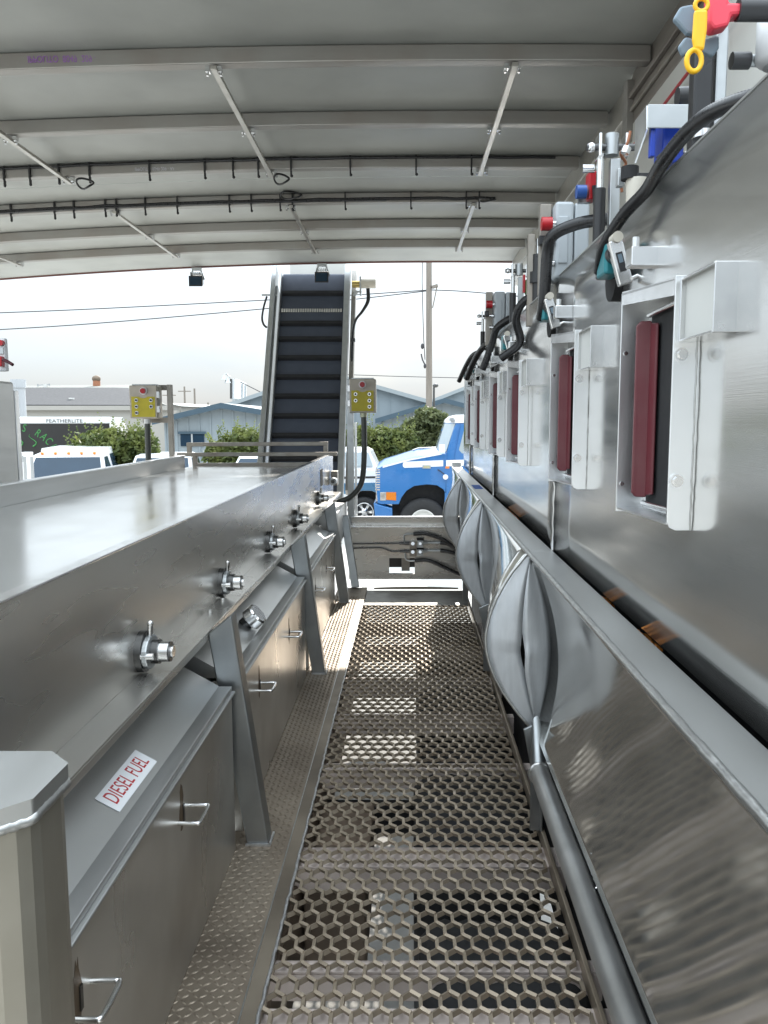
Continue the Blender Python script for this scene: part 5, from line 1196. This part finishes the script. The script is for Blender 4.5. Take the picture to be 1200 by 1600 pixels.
for (x, y) in ((350, 586), (355.5, 591)):
    lc = P(x, y, 55.5); MB().cyl(lc, lc + Vector((0, 0, -.32)), .09, .22, n=12).build('lamp_shade', M['galv'], bl_)
    MB().tube([lc, lc + Vector((.15, 0, .1)), P(361, 590.5, 56)], .035, 6).build('lamp_arm', M['galv'], bl_)
MB().tube([P(366, 592, 57), P(390, 604, 58), P(412, 615, 59)], .03, 5).build('stay_wire', M['wire'], bl_)

# utility pole, its wires, distant poles
up_ = T('utility_pole', 'tall weathered utility pole right of the belt conveyor', 'utility pole', tuple(P(671, 700, 34)))
p = P(671, 640, 34); MB().cyl((p.x, 34, GZ), (p.x - .05, 34, 9.5), .145, .115, n=12).build('pole', M['wood'], up_)
MB().bar(P(675, 449, 33.9), P(684, 446, 33.9), .16, .12).build('bracket', M['wood'], up_); MB().bar(P(683, 447, 33.9), P(676, 481, 33.9), .05).build('brace', M['wood'], up_)
MB().tube([P(660, 400, 33.5), P(659.5, 440, 33.5), P(661, 500, 33.5), P(662, 530, 33.5), P(664, 562, 33.5)], .018, 5).build('drop_cable', M['wire'], up_)
m = MB(); m.ball(P(660, 541, 33.5), .07, .07, .12); m.build('insulator', M['wire'], up_); MB().ball(P(664, 572, 33.5), .06, .06, .10).build('insulator', M['wire'], up_)
MB().tube([P(658, 553, 33.5), P(660, 562, 33.5), P(664, 570, 33.5)], .03, 5).build('jumper', M['wire'], up_)
def wire(label, pts, Y):
    t = T('power_line', label, 'power line', tuple(P(*pts[0], Y)), 'power lines across the sky'); MB().tube(bez([P(a, b, Y) for a, b in pts], 8), .021, 5).build('wire', M['wire'], t)
wire('upper of the two long power lines over the left roofs', [(-60, 491), (140, 483), (413, 469), (560, 460.5), (672, 453)], 34)
wire('lower of the two long power lines over the left roofs', [(-60, 518.5), (140, 506), (413, 482.5), (560, 467), (672, 454)], 34)
wire('power line running right from the utility pole', [(672, 453), (720, 455), (790, 461), (900, 472)], 34)
wire('thin low power line crossing above the shed right of conveyor', [(450, 583), (545, 585.5), (620, 588), (720, 590.5)], 50)
for (px, py, Y, h, label) in ((303.7, 607, 90, 0, 'distant thin pole with three side wires'), (288, 604, 95, 1, 'distant pole with crossarm left of the blue shed'), (325, 629, 88, 1, 'short distant pole with low crossarm over the shed roof'), (697, 628, 70, 1, 'distant double crossarm pole beyond right blue shed'), (264, 610, 92, 1, 'faint distant pole beside the left control box frame')):
    t = T('distant_pole', label, 'utility pole', tuple(P(px, 660, Y)), 'distant utility poles')
    a = P(px, py, Y); MB().cyl((a.x, Y, GZ), a, .14, .10, n=8).build('pole', M['wood'], t)
    if h: MB().bar(a + Vector((-.75, 0, -.55)), a + Vector((.75, 0, -.55)), .11).build('crossarm', M['wood'], t)
sl_ = T('street_lamp', 'small hooded street lamp beside the utility pole', 'street lamp', tuple(P(678, 640, 36)))
MB().tube(bez([P(678, 650, 36), P(678, 612, 36), P(678.5, 603, 36), P(681, 601.5, 36)]), .045, 8).build('post', M['darkmetal'], sl_); MB().ball(P(680.5, 602.5, 36), .13, .10, .09).build('head', M['darkmetal'], sl_)

# ================================================================== VEGETATION
def leaves(blobs, n, size, mt, parent, seed, name='foliage', build=True):
    rnd = random.Random(seed); m = MB(); tot = sum(b[1] * b[2] * b[3] for b in blobs); m_v = m.v; m_f = m.f; sm = m.sm
    for (c, rx, ry, rz) in blobs:
        k = int(n * rx * ry * rz / tot)
        lumps = [(Vector((rnd.gauss(0, 1), rnd.gauss(0, 1), rnd.gauss(0, 1))).normalized(), rnd.uniform(.75, 1.18)) for _ in range(26)]
        for _ in range(k):
            d = Vector((rnd.gauss(0, 1), rnd.gauss(0, 1), rnd.gauss(0, 1))).normalized()
            bs = max(lumps, key=lambda q: q[0].dot(d)); r_ = (rnd.random() ** .35) * bs[1] * (1 + (.14 if rnd.random() < .06 else 0))
            p = c + Vector((d.x * rx, d.y * ry, d.z * rz)) * r_
            if p.z < GZ + .05: continue
            a = Vector((rnd.gauss(0, 1), rnd.gauss(0, 1), rnd.gauss(0, .8))).normalized(); b = a.orthogonal().normalized(); b = (b + a.cross(b) * rnd.uniform(-1.5, 1.5)).normalized()
            s = size * rnd.uniform(.6, 1.35); i = len(m_v)
            m_v += [tuple(p - a * s), tuple(p + b * s * .42), tuple(p + a * s), tuple(p - b * s * .42)]; m_f.append([i, i + 1, i + 2, i + 3]); sm.append(False)
    return m.build(name, M[mt], parent) if build else m
def bush(label, spec, Y, n, size, mt, seed, sprigs=0):
    bl = []
    for px, py, rx, ry in spec:
        c = P(px, py, Y); k = Y / FPX; bl.append((c, rx * k, min(rx, 60) * k * .8, ry * k))
    c0_ = bl[0][0]; t = T('bush', label, 'bush', (c0_.x, Y, GZ), 'bushes behind the parked vehicles'); fol = leaves(bl, n, size, mt, None, seed, build=False)
    rnd = random.Random(seed + 1); m = MB()
    for c, rx, ry, rz in bl:
        for _ in range(5):
            e = c + Vector((rnd.uniform(-.7, .7) * rx, rnd.uniform(-.7, .7) * ry, rnd.uniform(.2, .9) * rz)); b0_ = Vector((c.x + rnd.uniform(-.2, .2), c.y, GZ))
            m.tube([b0_, b0_.lerp(e, .5) + Vector((rnd.uniform(-.15, .15), 0, .1)), e], lambda f: .045 * (1 - f) + .008, 5)
    m.build('stems', M['bark'], t)
    if sprigs:
        m = fol
        for c, rx, ry, rz in bl:
            for _ in range(sprigs):
                d = Vector((rnd.uniform(-1, 1), rnd.uniform(-.6, .2), rnd.uniform(.5, 1))).normalized(); b0_ = c + Vector((d.x * rx, d.y * ry, d.z * rz)) * .85; L2 = rnd.uniform(.25, .55)
                for q in range(9):
                    p = b0_ + (d * .6 + Vector((0, 0, .6))) * L2 * q / 9; a = Vector((rnd.gauss(0, 1), rnd.gauss(0, .6), .7)).normalized(); s = size * .8; bb_ = a.orthogonal() * .35
                    m.add([p, p + a * s * .5 + bb_ * s, p + a * s, p + a * s * .5 - bb_ * s], [(0, 1, 2, 3)])
    fol.build('foliage', M[mt], t)
    return t
bush('large yellow green bush between trailer and left control box', [(175, 706, 60, 34), (140, 712, 45, 26), (212, 702, 36, 30)], 22.5, 14000, .085, 'leaf', 11, 14)
bush('rounded green bush behind the guard rail, left of conveyor', [(378, 708, 42, 36), (345, 712, 26, 26), (408, 712, 30, 30)], 24, 10000, .085, 'leaf', 21, 10)
bush('dense green bush between belt conveyor and blue truck', [(575, 700, 45, 33), (618, 702, 38, 32), (545, 704, 30, 30)], 24, 13000, .085, 'leaf', 31, 10)
tt = T('leaning_tree', 'leaning feathery tree behind cab of the blue truck', 'tree', tuple(P(668, 760, 25)))
kk = 25 / FPX
def tb(px, py, rx, ry): return (P(px, py, 25), rx * kk, rx * kk * .9, ry * kk)
leaves([tb(668, 652, 24, 16), tb(648, 676, 26, 24), tb(628, 690, 22, 20), tb(684, 660, 18, 18), tb(690, 688, 20, 26), tb(660, 700, 26, 20)], 9000, .08, 'leafgrey', tt, 41, 'crown')
m = MB(); b0_ = P(650, 800, 25); rnd = random.Random(5)
m.tube([Vector((b0_.x, 25, GZ)), P(652, 720, 25), P(660, 680, 25), P(672, 650, 25)], lambda f: .12 * (1 - f) + .02, 8)
for e in ((640, 668), (628, 690), (690, 655), (686, 690), (668, 640)): m.tube([P(654, 705, 25), P((654 + e[0]) / 2 + 3, (690 + e[1]) / 2, 25), P(*e, 25)], lambda f: .05 * (1 - f) + .01, 6)
m.build('trunk', M['bark'], tt)
